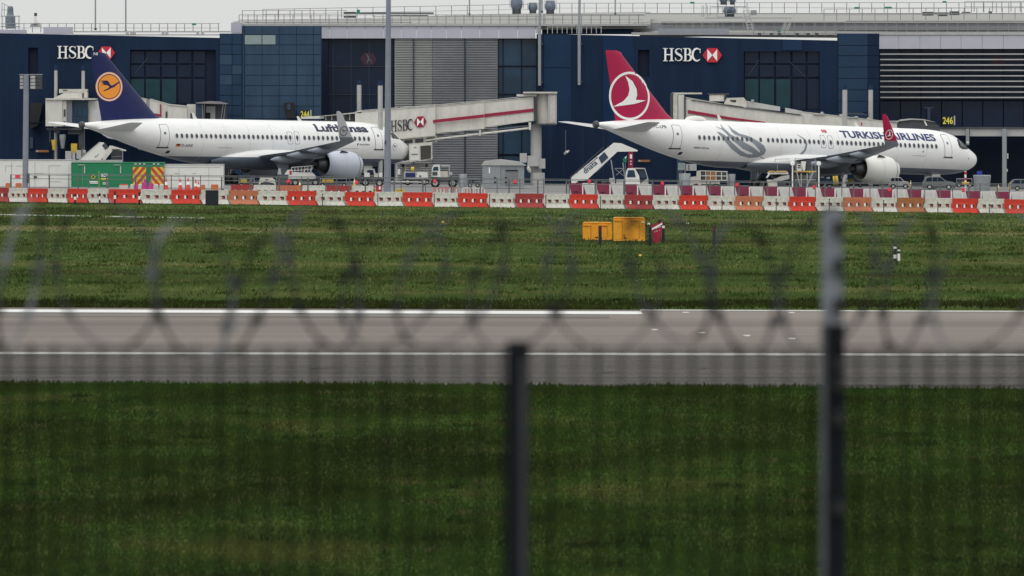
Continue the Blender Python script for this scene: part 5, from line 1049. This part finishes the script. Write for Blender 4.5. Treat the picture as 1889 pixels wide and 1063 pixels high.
equip('generator_cart','small blue and white generator cart under the right wing','generator',606,[('b','body',mat('cart_blue',(.02,.06,.12),.4,var=.3,scale=5),1515,1534,326,342,0,1),('b','cover',M_white,1513,1520,326,328,-.1,.6),('b','cover',M_white,1525,1531,326.5,330,-.1,.6),('c','bottle',M_grey,1552,330,1556,318,2.5),('w','w',None,1520,344,.22),('w','w',None,1530,344,.22)],1524)
equip('red_white_post','short red and white banded post below the aircraft nose tip','post',604,[('c','shaft',M_signw,1781,350,1781,316,1.8),('c','band',M_hred,1781,322,1781,317,2.1),('c','band',M_hred,1781,333,1781,328,2.1),('b','base',M_ylw,1775,1788,336,340,.2,.6)],1781)
for i, (x0, x1, lab) in enumerate(((1560,1592,'low dark baggage dolly left of the pale car'),(1764,1794,'low dark baggage dolly left of the grey water tank'),(590,640,'low dark baggage dolly under the left engine'),(862,886,'low dark baggage dolly left of the grey kiosk'),(440,470,'low dark baggage dolly beside the left main wheel'))):
    equip('baggage_dolly', lab, 'dolly', 608, [('b','deck',M_dgrey,x0,x1,337,339.5,0,1.4),('t','frame',M_grey,[(x0+1,329,x0+1,339),(x1-1,329,x1-1,339),(x0+1,330,x1-1,330)],1.2),('b','load',M_mull if i % 2 else M_ylw,x0+4,x0+(x1-x0)*.5,331.5,337,.2,.8),('w','w',None,x0+5,342,.2),('w','w',None,x1-5,342,.2)], (x0+x1)/2)
# small apron cones
def cone(x, yb, h, Y, m, label, cat='cone', name='traffic_cone', lean=0):
    e = empty(name, P(x,yb,Y), label, cat, 'traffic cones'); s = F/Y
    b = P(x,yb,Y); mb = MB(); mb.lathe([(0,h*.30/s),(h*.04/s,h*.30/s),(h*.05/s,h*.2/s),(h*.45/s,h*.125/s)], b, (lean,0,1), 12); mb.lathe([(h*.68/s,h*.08/s),(h/s,.02)], b, (lean,0,1), 12); mb.build('cone', m, e, smooth=True)
    MB().lathe([(h*.45/s,h*.126/s),(h*.68/s,h*.082/s)], b, (lean,0,1), 12).build('reflective_band', M_signw, e, smooth=True)
for i, (x, yb, h, m, l) in enumerate(((361,354,23,M_cone,'tallest red cone left of the black board'),(366,354,20,M_cone,'red cone leaning against the tallest cone by the black board'),(306.5,352,24,M_cone,'red and white cone beside the chevron boards'),(332.5,352,23,M_cone,'red and white cone under the middle of the right white cabin'),(347,352,25,M_cone,'red and white cone left of the tall pair by the black board'),(553,347,14,M_ylw,'yellow cone before the belt loader'),(654,345,17,M_ylw,'yellow cone beside the red lamp near the left engine'),(1680,344,11,M_ylw,'yellow cone right of the pale car'),(1842,350,10,M_ylw,'yellow cone left of the canopy column'),(1862,349,12,M_ylw,'yellow cone beside the grey car'))): cone(x, yb, h, 545 if i < 5 else 575, m, l)
for x, yt, lab in ((251,336,'left magenta cone stack before the chevron boards'),(267,329,'tall middle magenta cone stack before the chevron boards'),(278,333,'right magenta cone stack before the chevron boards')):
    Y = 548; e = empty('magenta_cone_stack', P(x,354,Y), lab, 'cone stack', 'magenta cone stacks'); MB().lathe([(0,.3),(.2,.26),((354-yt)/F*Y*.8,.1),((354-yt)/F*Y,.03)], P(x,354,Y), (0,0,1), 12).build('stack', M_mag, e, smooth=True); MB().lathe([(0,.34),(.12,.34),(.2,.26)], P(x,354,Y), (0,0,1), 12).build('base', M_signw, e)
for i, (x0, x1) in enumerate(((220,236),(240,246),(255,262),(283,292),(294,302))):
    Y = 546; e = empty('barrier_foot', P((x0+x1)/2,354,Y), ['white plastic drum pair left of the magenta stacks','small white foot block left of the magenta stacks','white foot block between the magenta stacks','white foot block right of the magenta stacks','grey foot block at the right end of the chevron boards'][i], 'block', 'white foot blocks')
    MB().pb(x0,x1,342,355,Y,.5).build('block', M_dirtyw, e); MB().pb(x0+1,x1-1,340,342,Y+.05,.4).build('lid', M_white if i else M_cone, e)
for i, (x0, x1, y0, y1, lab) in enumerate(((10,19.5,339,352,'orange block left of the mast behind the first barriers'),(28.5,39.5,339,352,'orange block touching the mast foot'),(371,378,342,357,'narrow orange block left of the black board'),(389,402.5,341.5,353,'orange block behind the black board'))):
    Y = 543; e = empty('orange_block', P(x0,y1,Y), lab, 'block', 'orange blocks'); MB().pb(x0,x1,y0,y1+6,Y,.5).build('body', mat('faded_orange',(.50,.16,.06),.6,var=.2,scale=4), e); MB().pb(x0+1,x1-1,y0-1,y0,Y+.1,.3).build('lid', M_cone, e)

# ------------------------------------------------------------------ barriers
BC = {'r': ('bright red', mat('barrier_red', (.58,.04,.022), .7, var=.20, scale=5)), 'w': ('off-white', mat('barrier_white', (.58,.565,.51), .7, var=.24, scale=5)), 'o': ('faded orange', mat('barrier_orange', (.48,.16,.08), .6, var=.15, scale=2)), 'd': ('dull dark red', mat('barrier_dull', (.33,.035,.035), .6, var=.12, scale=2)), 'b': ('brownish orange', mat('barrier_brown', (.36,.13,.05), .6, var=.15, scale=2))}
def barrier_mesh():
    s = lambda x, y, z: (x, y, z); L = 2.06
    mb = MB()
    mb.prism([(.06,-.10,.68),(.06,-.10,1.04),(.06,.10,1.04),(.06,.10,.68)], (L-.0,0,0))
    mb.prism([(.0,-.15,.32),(.0,-.15,.67),(.0,.15,.67),(.0,.15,.32)], (L-.05,0,0))
    # splayed foot, skewed
    v = [(.10,-.16,.31),(L-.0,-.16,.31),(L+.18,-.30,.0),(.28,-.30,.0),(.10,.16,.31),(L,.16,.31),(L+.18,.30,0),(.28,.30,0)]
    mb.add(v, [(0,3,2,1),(4,5,6,7),(0,1,5,4),(3,7,6,2),(0,4,7,3),(1,2,6,5)])
    mb.box(L-.42,L-.12,-.115,-.10,.92,.98)
    return mb
def slot_mesh(kind):  # holes drawn as raised boxes; bright gap and recess shade put into their colours
    mb = MB()
    for x in (.42, 1.02, 1.62):
        if kind == 0: mb.cur = 0; mb.box(x,x+.13,-.168,-.151,.36,.60); mb.cur = 1; mb.box(x+.13,x+.25,-.165,-.151,.44,.62)
        else: mb.cur = 1; mb.box(x,x+.26,-.168,-.151,.52,.62); mb.box(x+.18,x+.26,-.165,-.151,.40,.52); mb.cur = 2; mb.box(x+.04,x+.17,-.163,-.151,.38,.52)
    return mb
bcache = {}
def put_barrier(x0, x1, c, Yf, yb0, yb1, label, group, name='plastic_barrier', sc=1.0, cache=bcache):
    X0 = XX(x0, Yf(x0)); X1 = XX(x1, Yf(x1)); A = Vector((X0, Yf(x0), 0)); Bv = Vector((X1, Yf(x1), 0)); zA = gz(A.x, A.y)+.03
    e = empty(name, (A.x, A.y, zA), label, 'barrier', group, math.atan2(Bv.y-A.y, Bv.x-A.x)); lx = (Bv-A).length/2.1
    e.rotation_euler.y = .007
    if c not in cache:
        b = barrier_mesh().build('body', BC[c][1], e, local=True); k = 0 if c in 'rdob' else 1
        s = slot_mesh(k).build('lifting_slots', [M_signw, mat('slot_dark', (.05,.02,.02), .8, var=0), mat('slot_red', (.45,.05,.05), .6, var=0)], e, local=True, kind='stuff'); cache[c] = (b.data, s.data)
    else:
        for n, d in zip(('body', 'lifting_slots'), cache[c]):
            o = bpy.data.objects.new(n, d); COL.objects.link(o); o.parent = e
            if n == 'lifting_slots': o['kind'] = 'stuff'
    s_ = (lx, 1, sc*random.uniform(.985,1.015)); r_ = (0, random.uniform(-.012, .012), random.uniform(-.05, .05)); l_ = random.uniform(-.10, .10)
    for ch in e.children: ch.scale = s_; ch.rotation_euler = r_; ch.location.y = l_
    return e
edges = [-36,16,52,88,125,162,200,259,316,370,422,475,530,583,636,690,742,797,845,899,950,1002,1050,1102,1152,1204,1253,1306,1356,1407,1455,1505,1556,1608,1655,1705,1756,1804,1852,1905]
cols = 'dwrwrwrwrwowrwrwrwrwdwrwdwrwowrwowbwrwr'
for i, c in enumerate(cols): put_barrier(edges[i], edges[i+1], c, bar_Y, 0, 0, '%s plastic barrier, %s from the left in the front row' % (BC[c][0], ordw(i)), 'plastic barriers in the front row')
rear = [(425,467,'d'),(467,510,'w'),(510,533,'o'),(533,557,'o'),(557,601,'w'),(601,648,'d'),(648,690,'w')]
for i, (a_, b_, c) in enumerate(rear): put_barrier(a_, b_, c, lambda p: 545, 0, 0, '%s low barrier, %s from the left in the short rear row' % (BC[c][0], ordw(i)), 'low barriers in the rear row', 'low_barrier', sc=.95)
# airfield barriers : pale and maroon slanted units
M_ab = {0: mat('airfield_barrier_white', (.50,.50,.48), .6, var=.12, scale=2), 1: mat('airfield_barrier_maroon', (.19,.018,.055), .6, var=.15, scale=2)}
n = 33; pxs = [1050.0]; 
while pxs[-1] < 1960: pxs.append(pxs[-1] + (50.4 + (pxs[-1]-1050)/840*4.6)/2)
abY = lambda px: 562 - 36*(px-1050)/840.0
ab = {}
for i in range(len(pxs)-1):
    k = (i+1) % 2; x0 = pxs[i]; Y = abY(x0); Y2 = abY(pxs[i+1]); X0 = XX(x0, Y); X1 = XX(pxs[i+1], Y2); z = gz(X0, Y)+.03
    e = empty('airfield_barrier', (X0, Y, z), '%s slanted airfield barrier, %s from the left in the row before the crimson-tailed aircraft' % (('pale' if k == 0 else 'maroon'), ordw(i)), 'barrier', 'airfield barriers', random.uniform(-.06,.02))
    W = 1.12
    if k not in ab:
        mb = MB()
        if k == 0:
            q = [(.0,-.12,1.12),(1.08,-.12,1.12),(1.42,-.30,.0),(.34,-.30,.0)]; mb.add(q+[(x, -y, zz) for x, y, zz in q], [(0,3,2,1),(4,5,6,7),(0,1,5,4),(1,2,6,5),(2,3,7,6),(3,0,4,7)])
        else:
            q = [(-.06,-.04,1.10),(1.12,-.04,1.10),(1.40,-.16,.0),(.26,-.16,.0)]; mb.add(q+[(x, -y, zz) for x, y, zz in q], [(0,3,2,1),(4,5,6,7),(0,1,5,4),(1,2,6,5),(2,3,7,6),(3,0,4,7)])
        b = mb.build('body', M_ab[k], e, local=True); dd = [('body', b.data)]
        if k == 0:
            r1 = MB().box(-.07,.03,-.34,-.22,.0,1.08).build('end_post', M_white, e, local=True); dd.append(('end_post', r1.data))
            r2 = MB(); r2.add([(.78,-.14,1.1),(.82,-.14,1.1),(1.02,-.33,0),(.98,-.33,0),(.78,-.1,1.1),(.82,-.1,1.1),(1.02,-.29,0),(.98,-.29,0)], [(0,3,2,1),(4,5,6,7),(0,1,5,4),(1,2,6,5),(2,3,7,6),(3,0,4,7)]); r2 = r2.build('rib', M_white, e, local=True); dd.append(('rib', r2.data))
        else:
            r1 = MB().box(.35,.7,-.2,-.13,.38,.42).build('handle', M_ink, e, local=True); dd.append(('handle', r1.data))
        ab[k] = dd
    else:
        for nme, d in ab[k]: o = bpy.data.objects.new(nme, d); COL.objects.link(o); o.parent = e
    for ch in e.children: ch.scale.x = (X1-X0)/1.10*random.uniform(.98,1.02)
# ------------------------------------------------------------------ apron fence
M_fp = mat('fence_grey', (.13,.14,.14), .5, .3, var=.15, scale=3)
def fence(name, label, xs, Yf, hz, rails, r):
    e = empty(name, (XX(xs[0],Yf(xs[0])), Yf(xs[0]), 0), label, 'fence')
    mb = MB(); mb2 = MB()
    for a_, b_ in zip(xs[:-1], xs[1:]):
        ya, yb = Yf(a_), Yf(b_); A = Vector((XX(a_,ya),ya,gz(XX(a_,ya),ya))); Bv = Vector((XX(b_,yb),yb,gz(XX(b_,yb),yb)))
        for h in rails: mb.tube(A+Vector((0,0,h)), Bv+Vector((0,0,h)), .022, 5)
    mb.build('rail', M_fp, e, kind='stuff')
    for x in xs:
        y = Yf(x); X = XX(x, y); z = gz(X, y); MB().tube((X,y,z), (X,y,z+hz), r, 8).build('fence_post', M_fp, e)
    return e
xsA = [20] + [91+53*i for i in range(35)]
fence('site_fence', 'thin grey railed site fence just behind the red and white barriers', xsA, lambda px: bar_Y(px)+5, 2.02, (2.0, 1.72), .055)
xsB = [54,127,163,200,262] + [316,342,370,464,510,556,601,645,690,740,785] + [836,869,917,959,1003,1050,1101,1153,1203,1251,1303,1355,1408,1456,1504,1553,1605,1655,1706,1757,1808,1862]
fence('site_fence', 'second thinner grey fence line a little farther behind the barriers', xsB, lambda px: bar_Y(px)+14, 2.0, (1.98,), .035)
for i, (x, y) in enumerate(((532.5,334),(658,336),(802,334),(950,335),(1087,334.5),(1222,338),(1359.5,341),(1501.5,345),(1641,350),(1777,350))):
    Y = bar_Y(x)+4.8; e = empty('warning_lamp', P(x,y+3,Y), 'small red warning lamp on the site fence, %s from the left' % ordw(i), 'lamp', 'red warning lamps on the fence')
    MB().lathe([(-.06,0),(-.06,.13),(.06,.13),(.06,0)], P(x,y,Y), (0,1,0), 10).build('lens', M_pink, e); MB().pb(x-2.5,x+2.5,y+2.6,y+4.4,Y,.1).build('battery_case', M_red, e)
for i, (x0, x1) in enumerate(((799,846),(852,895))):
    Y = 532; e = empty('crowd_barrier', P(x0,360,Y), ['left','right'][i]+' red and white crowd barrier behind the front row before the kiosk', 'barrier', 'crowd barriers')
    mb = MB(); mb.pt(x0+1,360,x0+1,349,Y,1.2); mb.pt(x0+1,349,x0+3,347,Y,1.2); mb.pt(x0+3,347,x1-3,347.5,Y,1.2); mb.pt(x1-1,349,x1-1,360,Y,1.2); mb.build('frame', M_white if i else M_cone, e)
    for k in range(13): q = x0+4+(x1-x0-8)*k/12; MB().pt(q,348,q,362,Y,1).build('bar', M_cone if (k*53 % 7 < 4) ^ bool(i) else M_white, e)
equip('extinguisher_box','red extinguisher box on the apron left of the tall grey post','box',545,[('b','body',M_red,694,704,343,362,0,.4),('b','panel',M_hred,695.5,699,344,360,-.05,.05),('b','label',M_signw,699,702,344,350,-.05,.05)],699)
equip('yellow_grit_box','yellow box between two fence posts left of the red extinguisher box','box',546,[('b','body',M_ylw,683,694,350,364,0,.5),('b','lid',M_ylw,682,695,348.5,350,-.05,.6)],688)
equip('yellow_grit_box','yellow box right of the tall grey post foot','box',546,[('b','body',M_ylw,730,746,351,364,0,.5),('b','lid',M_ylw,732,744,348.8,351,-.05,.6)],738)
equip('black_board','plain black board standing in front of the barriers near the cones','board',505,[('b','panel',mat('board_navy',(.008,.011,.022),.6,var=.2),379,403,351,380,0,.12),('b','foot',M_black,380,384,379,381,-.1,.5),('b','foot',M_black,398,402,379,381,-.1,.5)],391)
equip('rounded_frame_barrier','rounded grey tube frame barrier right of the black board','barrier',531,[('t','frame',M_lgrey,[(405,360,405,347),(405,347,407,345),(407,345,420,345),(420,345,422,347),(422,347,422,360),(405,355,422,355)],1.6),('b','plate',M_dirtyw,408,419,347.5,353,.05,.05),('b','mark',M_ink,410,413,349,352,0,.04)],413)
# marker posts before the barriers
for i, (x, yt, yb) in enumerate(((138.5,353,374),(212,352,377.5),(257,352,376),(184,352,374))):
    Y = 505; e = empty('striped_delineator', P(x,yb,Y), 'black and white delineator post in front of the barriers, %s from the left' % ordw([0,2,3,1][i]), 'delineator', 'black and white delineators')
    s = Y/F; h = (yb-yt)*s; b = Vector((XX(x,Y),Y,gz(XX(x,Y),Y))); MB().tube(b, b+Vector((0,0,h)), .07, 10).build('post', M_black, e); 
    MB().tube(b+Vector((0,0,h*.45)), b+Vector((0,0,h*.72)), .085, 10).build('white_band', M_signw, e)
k = 0
for x, h in ((595,.9),(697,.95),(801,1.0),(903,1.0),(1007,1.0),(1108,.95),(1332,.8),(1432,.9),(1530,.95),(1630,.9),(1730,.8),(1825,.7)):
    Y = bar_Y(x)-.8; X = XX(x,Y); z = gz(X,Y); e = empty('thin_stake', (X,Y,z), 'thin dark stake against the front barriers, %s from the left' % ordw(k), 'stake', 'thin stakes against the barriers'); k += 1
    MB().box(X-.03,X+.03,Y-.03,Y+.03,z,z+h).build('stake', M_dgrey, e); MB().box(X-.04,X+.04,Y-.04,Y+.04,z+h-.08,z+h).build('cap', M_black, e)
k = 0
for x, yb, h, ln in ((545,404,11,0),(706,406,11,0),(837,409,16,-.35),(1015,410,10,-.5),(1255,412,8,0),(1375,413,10,0),(1497,416,15,.02),(1623,417,13,0),(1745,419,11,0),(1865,418,10,0)):
    Yq = 12600*8.5/(yb-173); X = XX(x,Yq); z = gz(X,Yq); hh = h/F*Yq
    e = empty('grass_stake', (X,Yq,z), 'short dark stake in the far grass, %s from the left' % ordw(k), 'stake', 'short stakes in the far grass'); k += 1
    MB().tube((X,Yq,z), (X+ln*hh,Yq,z+hh), .045, 6).build('stake', M_dgrey, e); MB().tube((X+ln*hh,Yq,z+hh), (X+ln*hh*1.1,Yq,z+hh*1.1), .055, 6).build('cap', M_black, e)
    if ln: MB().tube((X+.05,Yq,z+hh*.3), (X-.1,Yq,z+hh*.8), .035, 6).build('brace', M_dgrey, e)
# ------------------------------------------------------------------ cabinets, sign and posts in the grass
def gY(yb, X=10): # distance whose ground shows at row yb
    Y = 400
    for _ in range(8): Y = F*(H-gz(X,Y))/(yb-HY)
    return Y
def cabinet(x0, x1, y0, y1, doors, label, extra):
    Y = gY(y1, XX(x0,380)); e = empty('field_cabinet', P((x0+x1)/2,y1,Y), label, 'cabinet', 'yellow field cabinets')
    MB().pb(x0,x1,y0+2,y1,Y,.9).build('body', M_orange, e); MB().pp([(x0-.3,y0+2),(x0+3,y0),(x1-4,y0+.3),(x1+.3,y0+2.2)],Y-.04,1.0).build('lid', M_orange, e)
    for (a, b) in doors: MB().pb(a,b,y0+7,y1-4,Y-.025,.03).build('door', M_orange, e); MB().pb(a-1,b,y0+4.6,y0+6.6,Y-.09,.09).build('door_hood', M_orange, e); MB().pb(b-.4,b+.1,y0+7,y1-4,Y-.028,.03).build('door_seam', mat('seam_brown',(.15,.06,.01),.7,var=0), e)
    MB().pb(x0,x1,y1-1,y1+.6,Y-.03,.95).build('plinth', mat('plinth_pale',(.55,.40,.16),.7,var=.2,scale=4), e)
    for (k_, a, b, c, d) in extra: MB().pb(a,b,c,d,Y-.07,.05).build(k_, M_ink if k_ != 'label' else M_signw, e)
cabinet(1075,1129,410,443,[(1076,1090),(1106,1120)],'smaller yellow metal cabinet in the grass behind a dark post',[('lock',1098,1103,437,438.5)])
cabinet(1132,1190,401,445,[(1134,1148),(1166,1179)],'larger yellow metal cabinet in the grass, right of the smaller one',[('lock',1151,1152.5,433,436),('lock',1151,1155,438,440.5),('label',1184.5,1188,409,411.5)])
def mpost(x, yt, yb, wpx, lab, bands, name='marker_post'):
    Y = gY(yb, XX(x,350)); e = empty(name, P(x,yb,Y), lab, 'marker post'); r = wpx/2/F*Y
    h = (yb-yt)/F*Y; b = P(x,yb,Y); MB().lathe([(0,r),(h-r,r),(h-r*.4,r*.8),(h,r*.1)], b, (0,0,1), 12).build('post', M_black, e, smooth=True)
    for (a, c, m) in bands: MB().lathe([(h-(c-yt)/F*Y,r*1.04),(h-(a-yt)/F*Y,r*1.04)], b, (0,0,1), 12).build('band', m, e, smooth=True)
M_dred = mat('reflector_dull_red', (.10,.008,.012), .5, var=0)
mpost(1107,416,454,6.4,'dark round-topped marker post before the smaller yellow cabinet',[(418,427,M_dred)])
mpost(1317.5,416,454,6.4,'dark round-topped marker post standing alone right of the maroon sign',[(420,426,M_dred)])
mpost(1199,417,454,5.5,'left dark post of the leaning maroon sign',[(430,432,M_dgrey)]); mpost(1223.5,409,449,5.8,'right dark post of the leaning maroon sign',[(416.5,421,M_signw)]); mpost(1216,404.5,446,6.5,'black post standing just behind the maroon sign',[])
mpost(1651,449.5,484,5.6,'taller black marker post with two white squares in the right grass',[(455,459,M_signw),(470,477,M_signw)]); mpost(1658,457,484,5.2,'shorter black and white marker post touching the taller one',[(460.5,463.5,M_signw),(468,482.5,M_signw)])
Y = gY(450, 9); e = empty('leaning_sign', P(1208,452,Y), 'crumpled maroon warning sign with worn white print leaning between two dark posts', 'sign')
MB().pp([(1201,416),(1223,409),(1220,432),(1217,445),(1212,456),(1206,450),(1203,432)],Y-.2,.06).build('board', mat('sign_maroon',(.33,.010,.040),.5,var=.3,scale=6), e)
MB().pp([(1202,421.5),(1222,411),(1222,414),(1203,425)],Y-.23,.02).build('white_stripe', M_signw, e)
for u, v, s in ((1206,423.5,2.2),(1209.5,422.2,2.6),(1213.5,420.6,2.2),(1217,419.2,2.4),(1207,429,1.6),(1211,427.4,1.8),(1216,426,1.4)): MB().pp([(u,v),(u+s,v-s*.38),(u+s,v-s*.38-1.3),(u,v-1.3)],Y-.23,.02).build('worn_print', M_signw, e)
for (x, y, c) in ((817,410.5,'pale yellow light in the far grass left of the middle'),(1181,473,'small yellow marker light below the cabinets'),(1269,413.5,'tiny white light in the grass right of the maroon sign'),(1197,414,'tiny white light behind the leaning sign')):
    Y = gY(y+1.5, XX(x,400)); e = empty('grass_light', P(x,y+1.5,Y), c, 'light', 'small lights in the grass'); MB().lathe([(0,.10),(.08,.10),(.13,.05),(.13,0)], P(x,y+1.2,Y), (0,0,1), 10).build('housing', M_ylw if y > 470 or x < 900 else M_white, e); MB().lathe([(-.04,.13),(.0,.13)], P(x,y+1.2,Y), (0,0,1), 10).build('base', M_dgrey, e)
for i, (x, y) in enumerate(((1265,577.5),(1460,578),(1208,609.5),(1295,615),(1378,620.5),(1461,626))):
    Y = F*H/(y-HY); e = empty('runway_light', (XX(x,Y),Y,.01), 'flush white runway fitting, %s from the left on the pale asphalt' % ordw([1,5,0,2,3,4][i]), 'runway light', 'flush runway fittings')
    h = .03; X = XX(x,Y); MB().lathe([(0,.13),(.03,.11),(.035,0)], (X,Y,.012), (0,0,1), 14).build('housing', M_dirtyw, e); MB().box(X-.07,X+.07,Y-.24,Y-.15,.013,.022).box(X-.07,X+.07,Y+.15,Y+.24,.013,.022).build('ramp', M_line, e)
for i, (x0, x1, y) in enumerate(((600,832,650),(980,1120,656),(1820,1889,657),(560,640,682),(1100,1150,690),(1280,1320,683))):
    Y = F*H/(y-HY); n_ = 10; top = []; bot = []
    for j in range(n_+1):
        t = j/n_; X = XX(x0+(x1-x0)*t, Y); yy = Y-1.4*t*(1 if i < 3 else -.5)-.22*math.sin(t*7); w_ = .16*math.sin(math.pi*min(1, .04+t*.94)); top.append((X,yy+w_,.034)); bot.append((X,yy-w_,.034))
    mb = MB(); mb.add(top+bot, [(k_, k_+1, n_+1+k_+1, n_+1+k_) for k_ in range(n_)]); o = mb.build('tyre_mark', mat('tar_seal',(.07,.068,.065),.8,var=.1), None, recalc=False); o['kind'] = 'structure'

# ------------------------------------------------------------------ perimeter fence close to the camera
M_wire = mat('fence_wire', (.006,.007,.006), .9, 0, var=0, spec=.05); M_postd = mat('fence_post_dark', (.006,.007,.013), .7, 0, var=.15, scale=3, spec=.15); M_galv = mat('fence_galvanised', (.19,.20,.245), .5, .1, var=.25, scale=8); M_razor = mat('razor_steel', (.018,.019,.026), .7, 0, var=.3, scale=6); M_razor2 = mat('razor_steel_pale', (.09,.094,.105), .4, .5, var=.3, scale=6)
Yn = 22.0; zt = ZZ(641, Yn); zb = 4.85
e = empty('perimeter_fence', (0, Yn, zb), 'blurred dark weld-mesh perimeter fence with one short and one tall post close to the camera', 'fence')
mb = MB(); x = -4.6
rw = random.Random(3)
while x < 4.6: h_ = rw.uniform(.0028,.0062); mb.box(x-h_,x+h_,Yn+.034,Yn+.040,zb,zt+rw.uniform(-.004,.012)); x += .0762
mb.build('vertical_wires', M_wire, e, kind='stuff')
mb = MB(); z = zb
while z < zt: h_ = rw.uniform(.0026,.0034); mb.box(-4.6,4.6,Yn+.0405,Yn+.0455,z-h_,z+h_); z += .0127
mb.build('horizontal_wires', M_wire, e, kind='stuff')
for i, px in enumerate((955.5, 1538, -420, 2400)):
    X = XX(px, Yn); tall = i != 0
    mb = MB(); w_ = .036
    a_ = [(X-w_,Yn-.03),(X+w_,Yn-.03),(X+w_,Yn+.03),(X-w_,Yn+.03)]
    topz = ZZ(637 if not tall else 606, Yn)
    mb.prism([(X-w_,Yn-.022,zb),(X-w_+.01,Yn-.032,zb),(X+w_-.01,Yn-.032,zb),(X+w_,Yn-.022,zb),(X+w_,Yn+.03,zb),(X-w_,Yn+.03,zb)], (0,0,topz-zb)); po = mb.build('fence_post', M_postd, e)
    MB().prism([(X-w_-.002,Yn-.034,topz),(X+w_+.002,Yn-.034,topz),(X+w_+.002,Yn+.032,topz),(X-w_-.002,Yn+.032,topz)], (0,0,.012)).build('post_cap', M_postd, po)
    if not tall: MB().box(X+.004,X+.028,Yn-.045,Yn-.0325,zb,topz-.04).build('clamp_bar', mat('clamp_bar_grey',(.040,.040,.050),.4,.3,var=.2,scale=5), e)
    else:
        MB().box(X-.044,X-.026,Yn-.052,Yn-.034,zb,topz-.002).build('clamp_bar', mat('clamp_bar_pale',(.075,.08,.10),.5,.1,var=.25,scale=8), e)
        MB().box(X-.038,X+.026,Yn-.03,Yn-.018,topz+.013,ZZ(385,Yn)).box(X+.014,X+.026,Yn-.018,Yn+.03,topz+.013,ZZ(388,Yn)).build('extension_angle', M_galv, e)
        for y in (420,490,562,672,705,770,935): MB().box(X-.004,X+.030,Yn-.062,Yn-.034,ZZ(y+13,Yn),ZZ(y-13,Yn)).build('clip', M_black, e)
# concertina coil
coil = empty('razor_wire_coil', (0, Yn+.06, ZZ(512,Yn)), 'blurred concertina razor wire coil running along the top of the mesh fence', 'razor wire')
rr_ = .222; cz = ZZ(514, Yn); rnd = random.Random(5); X = -4.4; k = 0
while X < 4.4:
    a = R((30 if k % 2 else -26)+rnd.uniform(-26,26)); tl = R(rnd.uniform(-20,20)); rad = rr_*rnd.uniform(.92,1.12); u = Vector((math.sin(a), math.cos(a), 0)); zz = Vector((math.sin(tl),0,math.cos(tl))); c = Vector((X, Yn-.45, cz+rnd.uniform(-.03,.03))); pts = [c+u*rad*math.cos(t)+zz*rad*math.sin(t) for t in [2*math.pi*i/36 for i in range(37)]]
    mb = MB(); ax = Vector((math.cos(a), -math.sin(a), 0))
    for i in range(36):
        p, q = pts[i], pts[i+1]; w_ = ax*.0058; dn = (p-c).normalized()*.0015
        mb.add([p-w_-dn,p+w_-dn,p+w_+dn,p-w_+dn,q-w_-dn,q+w_-dn,q+w_+dn,q-w_+dn], [(0,1,5,4),(1,2,6,5),(2,3,7,6),(3,0,4,7)])
        if i % 4 == 0:
            d = (q-p).normalized(); m_ = (p+q)/2
            for s in (-1,1): mb.add([m_+ax*s*.006-d*.016, m_+ax*s*.006+d*.016, m_+ax*s*.019+d*.018+dn*2, m_+ax*s*.019-d*.018], [(0,1,2,3)])
    mb.build('loop', M_razor2 if rnd.random() < .10 else M_razor, coil); X += rnd.uniform(.17,.28); k += 1
MB().tube((-4.6,Yn-.35,cz+.02),(4.6,Yn-.35,cz+.02),.0015,5).build('tie_wire', M_wire, coil)
